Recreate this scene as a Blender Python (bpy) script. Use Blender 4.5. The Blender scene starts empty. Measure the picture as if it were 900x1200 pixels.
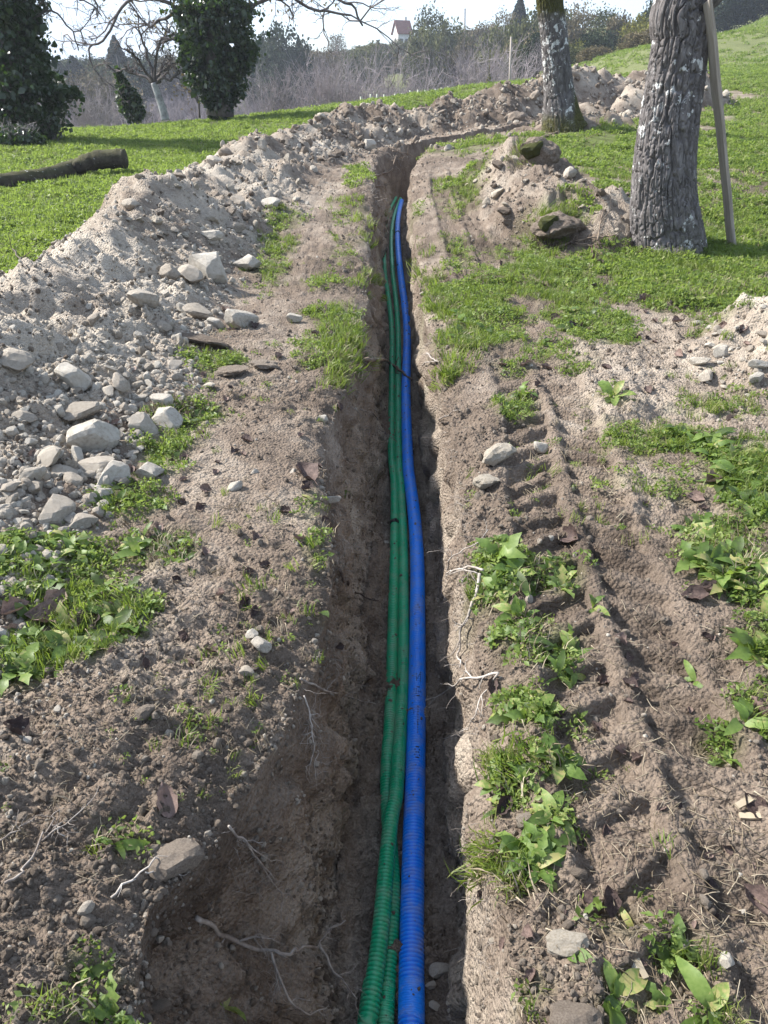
import bpy, bmesh, math, random
import numpy as np
from mathutils import Vector, Matrix, Euler

scene = bpy.context.scene
COL = scene.collection
R = math.radians
rng = np.random.default_rng(7)
random.seed(7)

# ------------------------------------------------------------------ camera, world, sun, exposure
CAM_H = 1.75
PITCH = R(28.74)                      # degrees below the horizontal
FPX = 866.7                           # focal length in pixels of the 900 x 1200 photograph
cam_d = bpy.data.cameras.new('camera')
cam_d.sensor_width = 36.0
cam_d.lens = 26.0
cam_d.clip_start = 0.05
cam_d.clip_end = 3000
cam = bpy.data.objects.new('camera', cam_d)
COL.objects.link(cam)
cam.location = (0, 0, CAM_H)
cam.rotation_euler = (R(90) - PITCH, 0, 0)
scene.camera = cam

SUN_EL, SUN_AZ = R(40), R(-70)        # azimuth measured from +Y (forward) towards +X
world = bpy.data.worlds.new('World')
scene.world = world
world.use_nodes = True
wn, wl = world.node_tree.nodes, world.node_tree.links
wn.clear()
w_out = wn.new('ShaderNodeOutputWorld')
w_bg = wn.new('ShaderNodeBackground')
sky = wn.new('ShaderNodeTexSky')
sky.sky_type = 'NISHITA'
sky.sun_disc = False
sky.sun_elevation = SUN_EL
sky.sun_rotation = SUN_AZ
sky.altitude = 200
sky.air_density = 1.0
sky.dust_density = 1.6
sky.ozone_density = 1.2
w_bg.inputs['Strength'].default_value = 0.105
# thin high cloud: noise on the view direction lifts the sky towards white
tc = wn.new('ShaderNodeTexCoord')
mp = wn.new('ShaderNodeMapping')
mp.inputs['Scale'].default_value = (1.2, 1.2, 4.5)
nz = wn.new('ShaderNodeTexNoise')
nz.inputs['Scale'].default_value = 2.2
nz.inputs['Detail'].default_value = 7
nz.inputs['Roughness'].default_value = 0.55
rp = wn.new('ShaderNodeValToRGB')
rp.color_ramp.elements[0].position = 0.36
rp.color_ramp.elements[0].color = (0.45, 0.45, 0.45, 1)
rp.color_ramp.elements[1].position = 0.66
rp.color_ramp.elements[1].color = (0.9, 0.9, 0.9, 1)
mx = wn.new('ShaderNodeMix')
mx.data_type = 'RGBA'
mx.inputs['B'].default_value = (2.45, 2.95, 3.75, 1)
wl.new(tc.outputs['Generated'], mp.inputs['Vector'])
wl.new(mp.outputs['Vector'], nz.inputs['Vector'])
wl.new(nz.outputs['Fac'], rp.inputs['Fac'])
wl.new(rp.outputs['Color'], mx.inputs['Factor'])
wl.new(sky.outputs['Color'], mx.inputs['A'])
wl.new(mx.outputs['Result'], w_bg.inputs['Color'])
wl.new(w_bg.outputs['Background'], w_out.inputs['Surface'])

sun_d = bpy.data.lights.new('sun', 'SUN')
sun_d.energy = 3.7
sun_d.angle = R(3.0)
sun_d.color = (1.0, 0.96, 0.90)
sun = bpy.data.objects.new('sun', sun_d)
COL.objects.link(sun)
sdir = Vector((math.sin(SUN_AZ) * math.cos(SUN_EL), math.cos(SUN_AZ) * math.cos(SUN_EL), math.sin(SUN_EL)))
sun.rotation_euler = sdir.to_track_quat('Z', 'Y').to_euler()
sun.location = (-30, 20, 40)

scene.view_settings.view_transform = 'Standard'
scene.view_settings.look = 'None'
scene.view_settings.exposure = 1.72
scene.view_settings.gamma = 1.0
scene.view_settings.use_curve_mapping = False
scene.render.engine = 'CYCLES'
scene.cycles.max_bounces = 6
scene.cycles.transparent_max_bounces = 4
scene.cycles.volume_bounces = 0
scene.cycles.caustics_reflective = False
scene.cycles.caustics_refractive = False

# ------------------------------------------------------------------ numpy noise
def _h(ix, iy, iz, seed):
    n = (ix.astype(np.int64) * 374761393 + iy.astype(np.int64) * 668265263 + iz * 2147483647 // 7 * 3 + seed * 974711 + iz * 1274126177) & 0xffffffff
    n = ((n ^ (n >> 13)) * 1274126177) & 0xffffffff
    n = ((n ^ (n >> 16)) * 2246822519) & 0xffffffff
    return (n ^ (n >> 15)) / 4294967295.0

def vn2(x, y, seed=0):
    ix, iy = np.floor(x), np.floor(y)
    fx, fy = x - ix, y - iy
    fx = fx * fx * fx * (fx * (fx * 6 - 15) + 10)
    fy = fy * fy * fy * (fy * (fy * 6 - 15) + 10)
    z = 0
    a, b = _h(ix, iy, z, seed), _h(ix + 1, iy, z, seed)
    c, d = _h(ix, iy + 1, z, seed), _h(ix + 1, iy + 1, z, seed)
    return ((a + (b - a) * fx) * (1 - fy) + (c + (d - c) * fx) * fy) * 2 - 1

def vn3(x, y, z, seed=0):
    ix, iy, iz = np.floor(x), np.floor(y), np.floor(z)
    fx, fy, fz = x - ix, y - iy, z - iz
    fx = fx * fx * (3 - 2 * fx); fy = fy * fy * (3 - 2 * fy); fz = fz * fz * (3 - 2 * fz)
    iz = iz.astype(np.int64)
    def lay(k):
        a, b = _h(ix, iy, k, seed), _h(ix + 1, iy, k, seed)
        c, d = _h(ix, iy + 1, k, seed), _h(ix + 1, iy + 1, k, seed)
        return (a + (b - a) * fx) * (1 - fy) + (c + (d - c) * fx) * fy
    l0, l1 = lay(iz), lay(iz + 1)
    return (l0 + (l1 - l0) * fz) * 2 - 1

def fbm2(x, y, f, octv=3, seed=0, gain=0.5):
    s, a = 0, 1.0
    for k in range(octv):
        c, sn = math.cos(k * 1.1 + .3), math.sin(k * 1.1 + .3)
        s = s + a * vn2((x * c - y * sn) * f + 13.7 * k, (x * sn + y * c) * f - 7.1 * k, seed + k)
        f *= 2.03; a *= gain
    return s

def worley2(x, y, seed=0):
    """distance to the nearest feature point (cell units) and that point's random value"""
    ix, iy = np.floor(x), np.floor(y)
    best = np.full(x.shape, 9.0); val = np.zeros(x.shape)
    for dx in (-1, 0, 1):
        for dy in (-1, 0, 1):
            cx, cy = ix + dx, iy + dy
            px = cx + 0.5 + 0.8 * (_h(cx, cy, 0, seed) - .5)
            py = cy + 0.5 + 0.8 * (_h(cx, cy, 0, seed + 51) - .5)
            d = np.hypot(x - px, y - py)
            m = d < best
            best = np.where(m, d, best)
            val = np.where(m, _h(cx, cy, 0, seed + 97), val)
    return best, val

def sstep(a, b, x):
    t = np.clip((x - a) / (b - a), 0, 1)
    return t * t * (3 - 2 * t)

# ------------------------------------------------------------------ the camera's rays (only for surveying: where on the ground a thing stands)
CP, SP = math.cos(PITCH), math.sin(PITCH)
def ray(px, py):
    cx, cy = (px - 450) / FPX, (600 - py) / FPX
    return np.array((cx, CP + cy * SP, -SP + cy * CP))
def at(px, py, Y):
    d = ray(px, py)
    t = Y / d[1]
    return np.array((d[0] * t, Y, CAM_H + d[2] * t))

# ------------------------------------------------------------------ the large shape of the land
CTRL = [at(785, 290, 9.0), at(655, 150, 19.0), at(860, 106, 31), at(760, 110, 31), at(880, 200, 13.5), at(880, 150, 20),
        at(900, 62, 60), at(900, 20, 105), at(800, 58, 80), at(700, 90, 60), at(760, 85, 55), at(860, 85, 45), at(640, 92, 75), at(660, 105, 45),
        at(50, 212, 14.5), at(0, 165, 22), at(60, 158, 26), at(150, 151, 30), at(300, 137, 32), at(430, 120, 36), at(540, 107, 40), at(600, 112, 32),
        at(500, 172, 18.6), at(560, 160, 19.6), at(440, 190, 16.5), at(330, 210, 13.5), at(600, 230, 11.5), at(-300, 150, 32), at(1300, 95, 34),
        at(1300, -60, 110), at(1000, 20, 70)]
CTRL = [tuple(c) for c in CTRL]
for u in (-.9, -.45, 0, .45, .9):
    for y in (-2, 0.5, 2.5, 5, 8):
        CTRL.append((u * (y + 3), y, .03 * y))
for u in (-.9, -.55, -.3, -.1, .08):
    CTRL += [(u * 60, 57, -3.5), (u * 95, 92, -6.5), (u * 150, 147, -1.0 + 3 * (u + .5))]
CTRL += [at(-300, 90, 240), at(100, 96, 240), at(300, 85, 240), at(470, 50, 240), at(600, 40, 240), at(760, 30, 240), at(1000, -40, 240), at(1400, -90, 240),
         at(-300, 90, 420), at(100, 96, 420), at(300, 85, 420), at(470, 70, 420), at(700, 60, 420), at(1000, -20, 420)]
CTRL = np.array(CTRL)
def _uv(x, y):
    q = np.maximum(y, -2) + 4
    return x / q, np.log(q)
_cu, _cv = _uv(CTRL[:, 0], CTRL[:, 1])
_cw = (CTRL[:, 2] - .03 * CTRL[:, 1]) / (np.maximum(CTRL[:, 1], -2) + 4)
def _tps(d2):
    return np.where(d2 > 1e-12, d2 * np.log(np.maximum(d2, 1e-12)), 0)
_n = len(CTRL)
_A = np.zeros((_n + 3, _n + 3))
_A[:_n, :_n] = _tps((_cu[:, None] - _cu[None]) ** 2 + (_cv[:, None] - _cv[None]) ** 2) + np.eye(_n) * 2e-3
_A[:_n, _n] = 1; _A[:_n, _n + 1] = _cu; _A[:_n, _n + 2] = _cv
_A[_n:, :_n] = _A[:_n, _n:].T
_wt = np.linalg.solve(_A, np.concatenate([_cw, np.zeros(3)]))
def land(x, y):
    x = np.asarray(x, float); y = np.asarray(y, float)
    u, v = _uv(x, y)
    u = np.clip(u, -1.1, 1.1)
    s = _wt[_n] + _wt[_n + 1] * u + _wt[_n + 2] * v
    for k in range(_n):
        s = s + _wt[k] * _tps((u - _cu[k]) ** 2 + (v - _cv[k]) ** 2)
    return .03 * y + s * (np.maximum(y, -2) + 4) * sstep(5.0, 11.0, y)

# ------------------------------------------------------------------ trench plan: rims and floor edges (x) along the trench (y)
def ip(y, pts):
    p = np.array(pts)
    return np.interp(y, p[:, 0], p[:, 1])
T_END = 18.9
def rim_l(y):
    b = ip(y, [(-3, -.5), (.4, -.5), (.85, -.56), (1.05, -.62), (1.2, -.6), (1.38, -.48), (1.6, -.40), (1.87, -.33), (2.15, -.25), (2.9, -.23), (3.3, -.31), (4.1, -.35), (5.2, -.2), (8, -.16), (12, -.16), (16, -.2), (18, -.1), (19, .1), (400, .1)])
    return b + .035 * vn2(y * 3.1, y * 0 + .5, 11) + .022 * vn2(y * 9.0, y * 0 + .5, 12)
def rim_r(y):
    b = ip(y, [(-3, .34), (.9, .31), (1.4, .315), (2.1, .35), (2.8, .36), (4.1, .43), (5.8, .37), (8, .36), (11, .40), (15, .5), (18, .8), (19, 1.0), (400, 1.0)])
    return b + .02 * vn2(y * 3.3, y * 0 + .5, 13) + .016 * vn2(y * 9.5, y * 0 + .5, 14)
def flo_l(y):
    return ip(y, [(-3, -.18), (1.3, -.19), (2.2, -.18), (3.0, -.15), (4.2, -.08), (6, -.02), (9, .0), (14, .05), (18, .25), (19, .4), (400, .4)]) + .015 * vn2(y * 4, y * 0 + .5, 15)
def flo_r(y):
    return ip(y, [(-3, .20), (1.2, .225), (2.0, .29), (3.0, .32), (4.2, .37), (6, .38), (9, .37), (14, .44), (18, .7), (19, .8), (400, .8)]) + .012 * vn2(y * 4, y * 0 + .5, 16)
def depth(y):
    return .93 * sstep(T_END + .35, T_END - .5, y) * (1 - .05 * vn2(y * .8, y * 0, 17))

BEND = np.array([(.45, 18.3), (1.2, 19.5), (3.0, 20.5), (5.0, 22.4), (8.0, 26.0), (11.0, 30.0)])
def seg_dist(x, y, P):
    """distance to a polyline and the parameter along it"""
    best = np.full(np.shape(x), 1e9); par = np.zeros(np.shape(x)); side = np.zeros(np.shape(x))
    for k in range(len(P) - 1):
        ax, ay = P[k, :2]; bx, by = P[k + 1, :2]
        dx, dy = bx - ax, by - ay
        t = np.clip(((x - ax) * dx + (y - ay) * dy) / (dx * dx + dy * dy), 0, 1)
        d = np.hypot(x - ax - t * dx, y - ay - t * dy)
        m = d < best
        best = np.where(m, d, best); par = np.where(m, k + t, par)
        side = np.where(m, np.sign((x - ax) * dy - (y - ay) * dx), side)
    return best, par, side

# spoil heap ridge: x, y, height
RIDGE = np.array([(-2.45, -1.0, .42), (-2.5, 2.0, .45), (-2.6, 4.2, .53), (-2.6, 5.6, .54), (-2.62, 6.7, .54), (-2.62, 8.3, .76), (-2.5, 11, .64), (-2.25, 15, .52),
                  (-1.75, 18.5, .60), (-.9, 20.8, .72), (.6, 22.2, .72), (3.0, 23.6, .88), (5.6, 25.8, 1.2), (8.4, 29, 1.0), (10.5, 32, .5)])
MOUNDS = [(2.35, 9.9, .48, 1.1), (2.05, 11.9, .58, 1.0), (2.15, 10.9, .38, 1.05)]
MOUND_R = [(3.25, 5.35, .42, 1.0), (2.75, 5.0, .18, .7)]
FAR_M = [(4.6, 19.6, .5, 1.1), (9.2, 26.5, .9, 1.6), (7.2, 23.8, .6, 1.3)]
def heap_h(x, y):
    d, par, side = seg_dist(x, y, RIDGE)
    h = np.interp(par, np.arange(len(RIDGE)), RIDGE[:, 2])
    h = h * (1 + .16 * vn2(par * 2.3, par * 0, 31) + .10 * vn2(x * 1.7, y * 1.7, 32))
    w = np.where(side < 0, 1.15, 1.35) * (1 + .13 * vn2(x * 1.1, y * 1.1, 33))
    t = np.clip(1 - d / w, 0, 1)
    prof = t ** 1.1
    prof = np.where(t > .72, prof - (t - .72) ** 2 * 1.5, prof)
    return h * prof, t
def cone_h(x, y, L, seed):
    s = np.zeros(np.shape(x))
    for k, (cx, cy, h, r) in enumerate(L):
        d = np.hypot(x - cx, y - cy) / (r * (1 + .22 * vn2(x * 1.9 + k, y * 1.9, seed)))
        t = np.clip(1 - d, 0, 1)
        p = h * np.sin(np.minimum(t * 1.15, 1) * math.pi / 2) ** 1.1
        s = np.maximum(s, p)
    return s

TRACK = [(.3, .74), (1.5, .79), (2.2, .83), (3.1, .88), (4.4, 1.03), (7, 1.02), (12, .98), (18, 1.3)]
def track(x, y):
    c = ip(y, TRACK)
    d = x - c
    ad = np.abs(d)
    amp = ip(y, [(.0, .5), (.8, .75), (1.35, .9), (1.8, 1.1), (2.5, 1.3), (4.4, 1.3), (5.0, .3), (7.5, .25), (8.5, .8), (13, .9), (15, 0), (500, 0)])
    amp = amp * (.75 + .4 * (vn2(x * 2.1, y * 1.7, 41) * .5 + .5))
    zone = sstep(.30, .25, ad)
    pitch = np.where(y > 7, .16, .195)
    ph = (y + .55 * ad + np.where(d > 0, .5 * pitch, 0)) / pitch + .12 * vn2(x * 5, y * 5, 42)
    f = ph - np.floor(ph)
    lug = sstep(.0, .06, f) * sstep(.66, .56, f)
    lug = lug * sstep(.025, .045, ad)
    ridge = sstep(.05, .01, ad)
    edge = np.exp(-((ad - .33) / .045) ** 2)
    return amp * (zone * (-.012 - .036 * lug + .016 * ridge) + .008 * edge), zone * amp, lug * zone * amp

def rough_base(x, y, k):
    """soil unevenness of the ground away from heaps; k scales it"""
    w1, v1 = worley2(x * 9, y * 9, 61)
    w2, v2 = worley2(x * 21, y * 21, 62)
    cl1 = np.maximum(0, (.30 + .28 * v1) - w1) * (v1 > .45)
    cl2 = np.maximum(0, (.34 + .25 * v2) - w2) * (v2 > .35)
    w3, v3 = worley2(x * 47 + .25 * vn2(x * 60, y * 60, 7), y * 47, 63)
    cl3 = np.maximum(0, (.40 + .25 * v3) - w3) * (v3 > .2)
    near = sstep(9, 3, y)
    k = k * (.55 + .65 * sstep(-.5, .5, fbm2(x, y, 1.5, 2, 64)))
    return k * (.030 * fbm2(x, y, 2.2, 3, 51) + .015 * fbm2(x, y, 11, 2, 54) + .0085 * fbm2(x, y, 34, 2, 56) + cl1 * .036 + cl2 * .026 + cl3 * near * .018)

def surface(x, y, parts=False):
    """height of the ground outside the trench"""
    x = np.asarray(x, float); y = np.asarray(y, float)
    z = land(x, y)
    hh, ht = heap_h(x, y)
    m1 = cone_h(x, y, MOUNDS, 34); m2 = cone_h(x, y, MOUND_R, 35); m3 = cone_h(x, y, FAR_M, 36)
    bd, bp, bs = seg_dist(x, y, BEND)
    carve = sstep(.48, .28, bd) * sstep(17.9, 18.6, y)
    hh = hh * (1 - sstep(.9, .45, bd) * (y > 17.5))
    hp = np.maximum(np.maximum(hh, m1), np.maximum(m2, m3))
    hk = sstep(.02, .16, hp)
    tr, tz, lug = track(x, y)
    w1, v1 = worley2(x * 5.5 + .2 * vn2(x * 9, y * 9, 3), y * 5.5, 71)
    w2, v2 = worley2(x * 12, y * 12, 72)
    lump = hk * (.085 * fbm2(x, y, 1.7, 3, 73) + .05 * fbm2(x, y, 6.5, 3, 74)
                 + sstep(19, 14, y) * (np.maximum(0, (.38 + .2 * v1) - w1) * (v1 > .6) * .085 + np.maximum(0, (.4 + .2 * v2) - w2) * (v2 > .5) * .045))
    nr = rough_base(x, y, (1 - .3 * tz) * (1 - .5 * sstep(30, 60, y)))
    turn = hk * sstep(16, 20, y) * .12 * fbm2(x, y, 1.1, 3, 75)
    z = z + hp + lump + nr + tr + turn - .95 * carve
    # crumbled lip
    l, r = rim_l(y), rim_r(y)
    dl = np.maximum(l - x, x - r)
    z = z - .07 * np.exp(-np.maximum(dl, 0) / .09) * (y < T_END) - .03 * np.exp(-np.maximum(dl, 0) / .3) * (y < T_END)
    if parts:
        return z, hh, m1, m2, m3, carve, tz, lug, dl
    return z

def full(x, y):
    """height anywhere, trench included"""
    x = np.atleast_1d(np.asarray(x, float)); y = np.atleast_1d(np.asarray(y, float))
    z = surface(x, y)
    l, r, a, b, D = rim_l(y), rim_r(y), flo_l(y), flo_r(y), depth(y)
    ins = (x > l) & (x < r)
    tl = np.clip((x - l) / np.maximum(a - l, .02), 0, 1); tr = np.clip((r - x) / np.maximum(r - b, .02), 0, 1)
    drop = np.minimum(wall_prof(tl), wall_prof(tr)) * D
    return np.where(ins, z - drop, z)
def wall_prof(t):
    return 1 - (1 - t) ** 1.6

def hits(pix, ymax=60):
    """points of the ground seen at many pixels of the photograph"""
    D = np.array([ray(*p) for p in pix])
    Yg = .55 * np.exp(np.linspace(0, math.log(ymax / .55), 420))
    T = Yg[None] / D[:, 1:2]
    X_, Z_ = D[:, :1] * T, CAM_H + D[:, 2:3] * T
    G_ = full(X_.ravel(), np.broadcast_to(Yg[None], T.shape).ravel()).reshape(T.shape)
    dz = Z_ - G_
    k = np.argmax(dz < 0, 1); k = np.where((dz < 0).any(1), np.maximum(k, 1), len(Yg) - 1)
    r = np.arange(len(D)); f = dz[r, k - 1] / np.maximum(dz[r, k - 1] - dz[r, k], 1e-9)
    t = T[r, k - 1] + (T[r, k] - T[r, k - 1]) * np.clip(f, 0, 1)
    return D * t[:, None] + np.array((0, 0, CAM_H))
def zdepth(p):
    return p[1] * CP + (CAM_H - p[2]) * SP
# ------------------------------------------------------------------ object helpers
def tag(o, label=None, cat=None, group=None, kind=None):
    if label: o['label'] = label
    if cat: o['category'] = cat
    if group: o['group'] = group
    if kind: o['kind'] = kind
    return o
def link(name, me, parent=None, mat=None):
    o = bpy.data.objects.new(name, me)
    COL.objects.link(o)
    if parent is not None: o.parent = parent
    if mat is not None and me is not None and len(me.materials) == 0: me.materials.append(mat)
    return o
def empty(name, loc=(0, 0, 0), rot=(0, 0, 0)):
    o = bpy.data.objects.new(name, None)
    COL.objects.link(o)
    o.empty_display_size = .2
    o.location = loc; o.rotation_euler = rot
    return o
def copy_tree(o, parent=None):
    c = o.copy(); COL.objects.link(c)
    if parent is not None: c.parent = parent
    for ch in list(o.children): copy_tree(ch, c)
    return c

class MB:
    """collects vertices and faces, builds one mesh"""
    def __init__(s): s.v, s.q, s.t, s.n = [], [], [], 0
    def add(s, v, q=None, t=None):
        v = np.asarray(v, float).reshape(-1, 3)
        if q is not None and len(q): s.q.append(np.asarray(q, int).reshape(-1, 4) + s.n)
        if t is not None and len(t): s.t.append(np.asarray(t, int).reshape(-1, 3) + s.n)
        s.v.append(v); s.n += len(v)
    def mesh(s, name, mat=None, smooth=True):
        return np_mesh(name, np.concatenate(s.v), np.concatenate(s.q) if s.q else None, np.concatenate(s.t) if s.t else None, mat, smooth)
    def build(s, name, mat=None, parent=None, smooth=True):
        return link(name, s.mesh(name, mat, smooth), parent)
def np_mesh(name, v, q=None, t=None, mat=None, smooth=True):
    me = bpy.data.meshes.new(name)
    me.vertices.add(len(v)); me.vertices.foreach_set('co', np.ascontiguousarray(v, np.float32).ravel())
    nq = 0 if q is None else len(q); nt = 0 if t is None else len(t)
    q = None if q is None else np.asarray(q, int); t = None if t is None else np.asarray(t, int)
    loops = np.concatenate([a.ravel() for a in (q, t) if a is not None and len(a)])
    tot = np.concatenate([np.full(nq, 4), np.full(nt, 3)])
    me.loops.add(len(loops)); me.loops.foreach_set('vertex_index', loops.astype(np.int32))
    me.polygons.add(nq + nt)
    st = np.concatenate([[0], np.cumsum(tot)[:-1]])
    me.polygons.foreach_set('loop_start', st.astype(np.int32)); me.polygons.foreach_set('loop_total', tot.astype(np.int32))
    me.polygons.foreach_set('use_smooth', np.full(nq + nt, smooth))
    me.update(calc_edges=True)
    if mat: me.materials.append(mat)
    return me
def set_attr(me, name, val):
    a = me.attributes.new(name, 'FLOAT', 'POINT'); a.data.foreach_set('value', np.ascontiguousarray(val, np.float32))

def tube(P, rad, n=6, cap=True, mod=None):
    """swept tube through points P with radii rad: vertices, quads, tris. mod(i array, angle array) scales the radius"""
    P = np.asarray(P, float); m = len(P); rad = np.broadcast_to(np.asarray(rad, float), (m,))
    T = np.gradient(P, axis=0); T /= np.maximum(np.linalg.norm(T, axis=1, keepdims=True), 1e-9)
    ref = np.array((0, 0, 1.0)) if abs(T[0][2]) < .9 else np.array((1.0, 0, 0))
    N = np.zeros((m, 3)); nn = ref - T[0] * (ref @ T[0]); N[0] = nn / np.linalg.norm(nn)
    for i in range(1, m):
        nn = N[i - 1] - T[i] * (N[i - 1] @ T[i]); N[i] = nn / max(np.linalg.norm(nn), 1e-9)
    B = np.cross(T, N)
    a = np.linspace(0, 2 * math.pi, n, endpoint=False)
    rr = rad[:, None] * np.ones((1, n))
    if mod is not None: rr = rr * mod(np.arange(m)[:, None], a[None, :])
    V = P[:, None] + rr[..., None] * (np.cos(a)[None, :, None] * N[:, None] + np.sin(a)[None, :, None] * B[:, None])
    i = np.arange(m - 1)[:, None] * n; j = np.arange(n)[None]; j2 = (j + 1) % n
    Q = np.stack([i + j, i + j2, i + n + j2, i + n + j], -1).reshape(-1, 4)
    V = V.reshape(-1, 3); tr = None
    if cap:
        V = np.vstack([V, P[0], P[-1]]); c0, c1 = m * n, m * n + 1
        tr = [(c0, (k + 1) % n, k) for k in range(n)] + [(c1, (m - 1) * n + k, (m - 1) * n + (k + 1) % n) for k in range(n)]
    return V, Q, tr
def smooth_path(P, k):
    """Catmull-Rom resample of a polyline, k steps per span"""
    P = np.asarray(P, float)
    E = np.vstack([2 * P[0] - P[1], P, 2 * P[-1] - P[-2]])
    out = []
    for i in range(len(P) - 1):
        p0, p1, p2, p3 = E[i:i + 4]
        for t in np.linspace(0, 1, k, endpoint=False):
            out.append(.5 * (2 * p1 + (p2 - p0) * t + (2 * p0 - 5 * p1 + 4 * p2 - p3) * t * t + (3 * p1 - p0 - 3 * p2 + p3) * t ** 3))
    out.append(P[-1])
    return np.array(out)

def rotmat(n, rg, tilt=1.0):
    """n random frames (a, b, c): c is the normal"""
    c = rg.normal(size=(n, 3)); c[:, 2] = np.abs(c[:, 2]) * tilt; c /= np.linalg.norm(c, axis=1, keepdims=True)
    a = rg.normal(size=(n, 3)); a -= c * (a * c).sum(1, keepdims=True); a /= np.linalg.norm(a, axis=1, keepdims=True)
    return a, np.cross(c, a), c
def leaves(C, size, rg, wide=.55, tilt=1.0, fold=.18):
    """folded leaf blades at points C: each two triangles about a midrib"""
    n = len(C); a, b, c = rotmat(n, rg, tilt)
    s = np.broadcast_to(np.asarray(size, float), (n,))[:, None]
    V = np.stack([C - a * s * .5, C + b * s * wide * .5 + c * s * fold * .5 + a * s * .05, C + a * s * .5, C - b * s * wide * .5 + c * s * fold * .5 + a * s * .05], 1).reshape(-1, 3)
    i = np.arange(n)[:, None] * 4
    T = np.concatenate([i + np.array([0, 2, 1]), i + np.array([0, 3, 2])])
    return V, T

# ------------------------------------------------------------------ materials
def new_mat(name):
    m = bpy.data.materials.new(name); m.use_nodes = True
    nt = m.node_tree; nt.nodes.clear()
    return m, nt.nodes, nt.links
def ramp(n, stops):
    r = n.new('ShaderNodeValToRGB'); e = r.color_ramp.elements
    e[0].position, e[0].color = stops[0][0], (*stops[0][1], 1)
    e[1].position, e[1].color = stops[-1][0], (*stops[-1][1], 1)
    for p, c in stops[1:-1]:
        k = e.new(p); k.color = (*c, 1)
    return r
def noise(n, l, co, scale, detail=4, rough=.55, dist=0):
    t = n.new('ShaderNodeTexNoise'); t.inputs['Scale'].default_value = scale
    t.inputs['Detail'].default_value = detail; t.inputs['Roughness'].default_value = rough; t.inputs['Distortion'].default_value = dist
    if co is not None: l.new(co, t.inputs['Vector'])
    return t.outputs['Fac']
def mixc(n, l, f, a, b, mode='MIX'):
    m = n.new('ShaderNodeMix'); m.data_type = 'RGBA'; m.blend_type = mode
    for s, v in (('Factor', f), ('A', a), ('B', b)):
        if isinstance(v, (int, float)): m.inputs[s].default_value = v
        elif isinstance(v, tuple): m.inputs[s].default_value = (*v, 1)
        else: l.new(v, m.inputs[s])
    return m.outputs['Result']
def math_n(n, l, op, a, b=0.0, clamp=False):
    m = n.new('ShaderNodeMath'); m.operation = op; m.use_clamp = clamp
    for k, v in ((0, a), (1, b)):
        if isinstance(v, (int, float)): m.inputs[k].default_value = v
        else: l.new(v, m.inputs[k])
    return m.outputs[0]
def finish(m, n, l, col, rough=.9, bump=None, bstr=.5, bdist=.01, spec=.3, trans=0.0, tcol=None):
    o = n.new('ShaderNodeOutputMaterial'); p = n.new('ShaderNodeBsdfPrincipled')
    if isinstance(col, tuple): p.inputs['Base Color'].default_value = (*col, 1)
    else: l.new(col, p.inputs['Base Color'])
    if isinstance(rough, (int, float)): p.inputs['Roughness'].default_value = rough
    else: l.new(rough, p.inputs['Roughness'])
    p.inputs['Specular IOR Level'].default_value = spec
    if bump is not None:
        b = n.new('ShaderNodeBump'); b.inputs['Strength'].default_value = bstr; b.inputs['Distance'].default_value = bdist
        l.new(bump, b.inputs['Height']); l.new(b.outputs['Normal'], p.inputs['Normal'])
    if trans > 0:
        t = n.new('ShaderNodeBsdfTranslucent'); x = n.new('ShaderNodeMixShader'); x.inputs['Fac'].default_value = trans
        c = tcol if tcol is not None else col
        if isinstance(c, tuple): t.inputs['Color'].default_value = (*c, 1)
        else: l.new(c, t.inputs['Color'])
        l.new(p.outputs['BSDF'], x.inputs[1]); l.new(t.outputs['BSDF'], x.inputs[2]); l.new(x.outputs['Shader'], o.inputs['Surface'])
    else:
        l.new(p.outputs['BSDF'], o.inputs['Surface'])
    return m
def coords(n, kind='Object'):
    return n.new('ShaderNodeTexCoord').outputs[kind]
def attr(n, name):
    a = n.new('ShaderNodeAttribute'); a.attribute_name = name
    return a.outputs['Fac']

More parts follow.
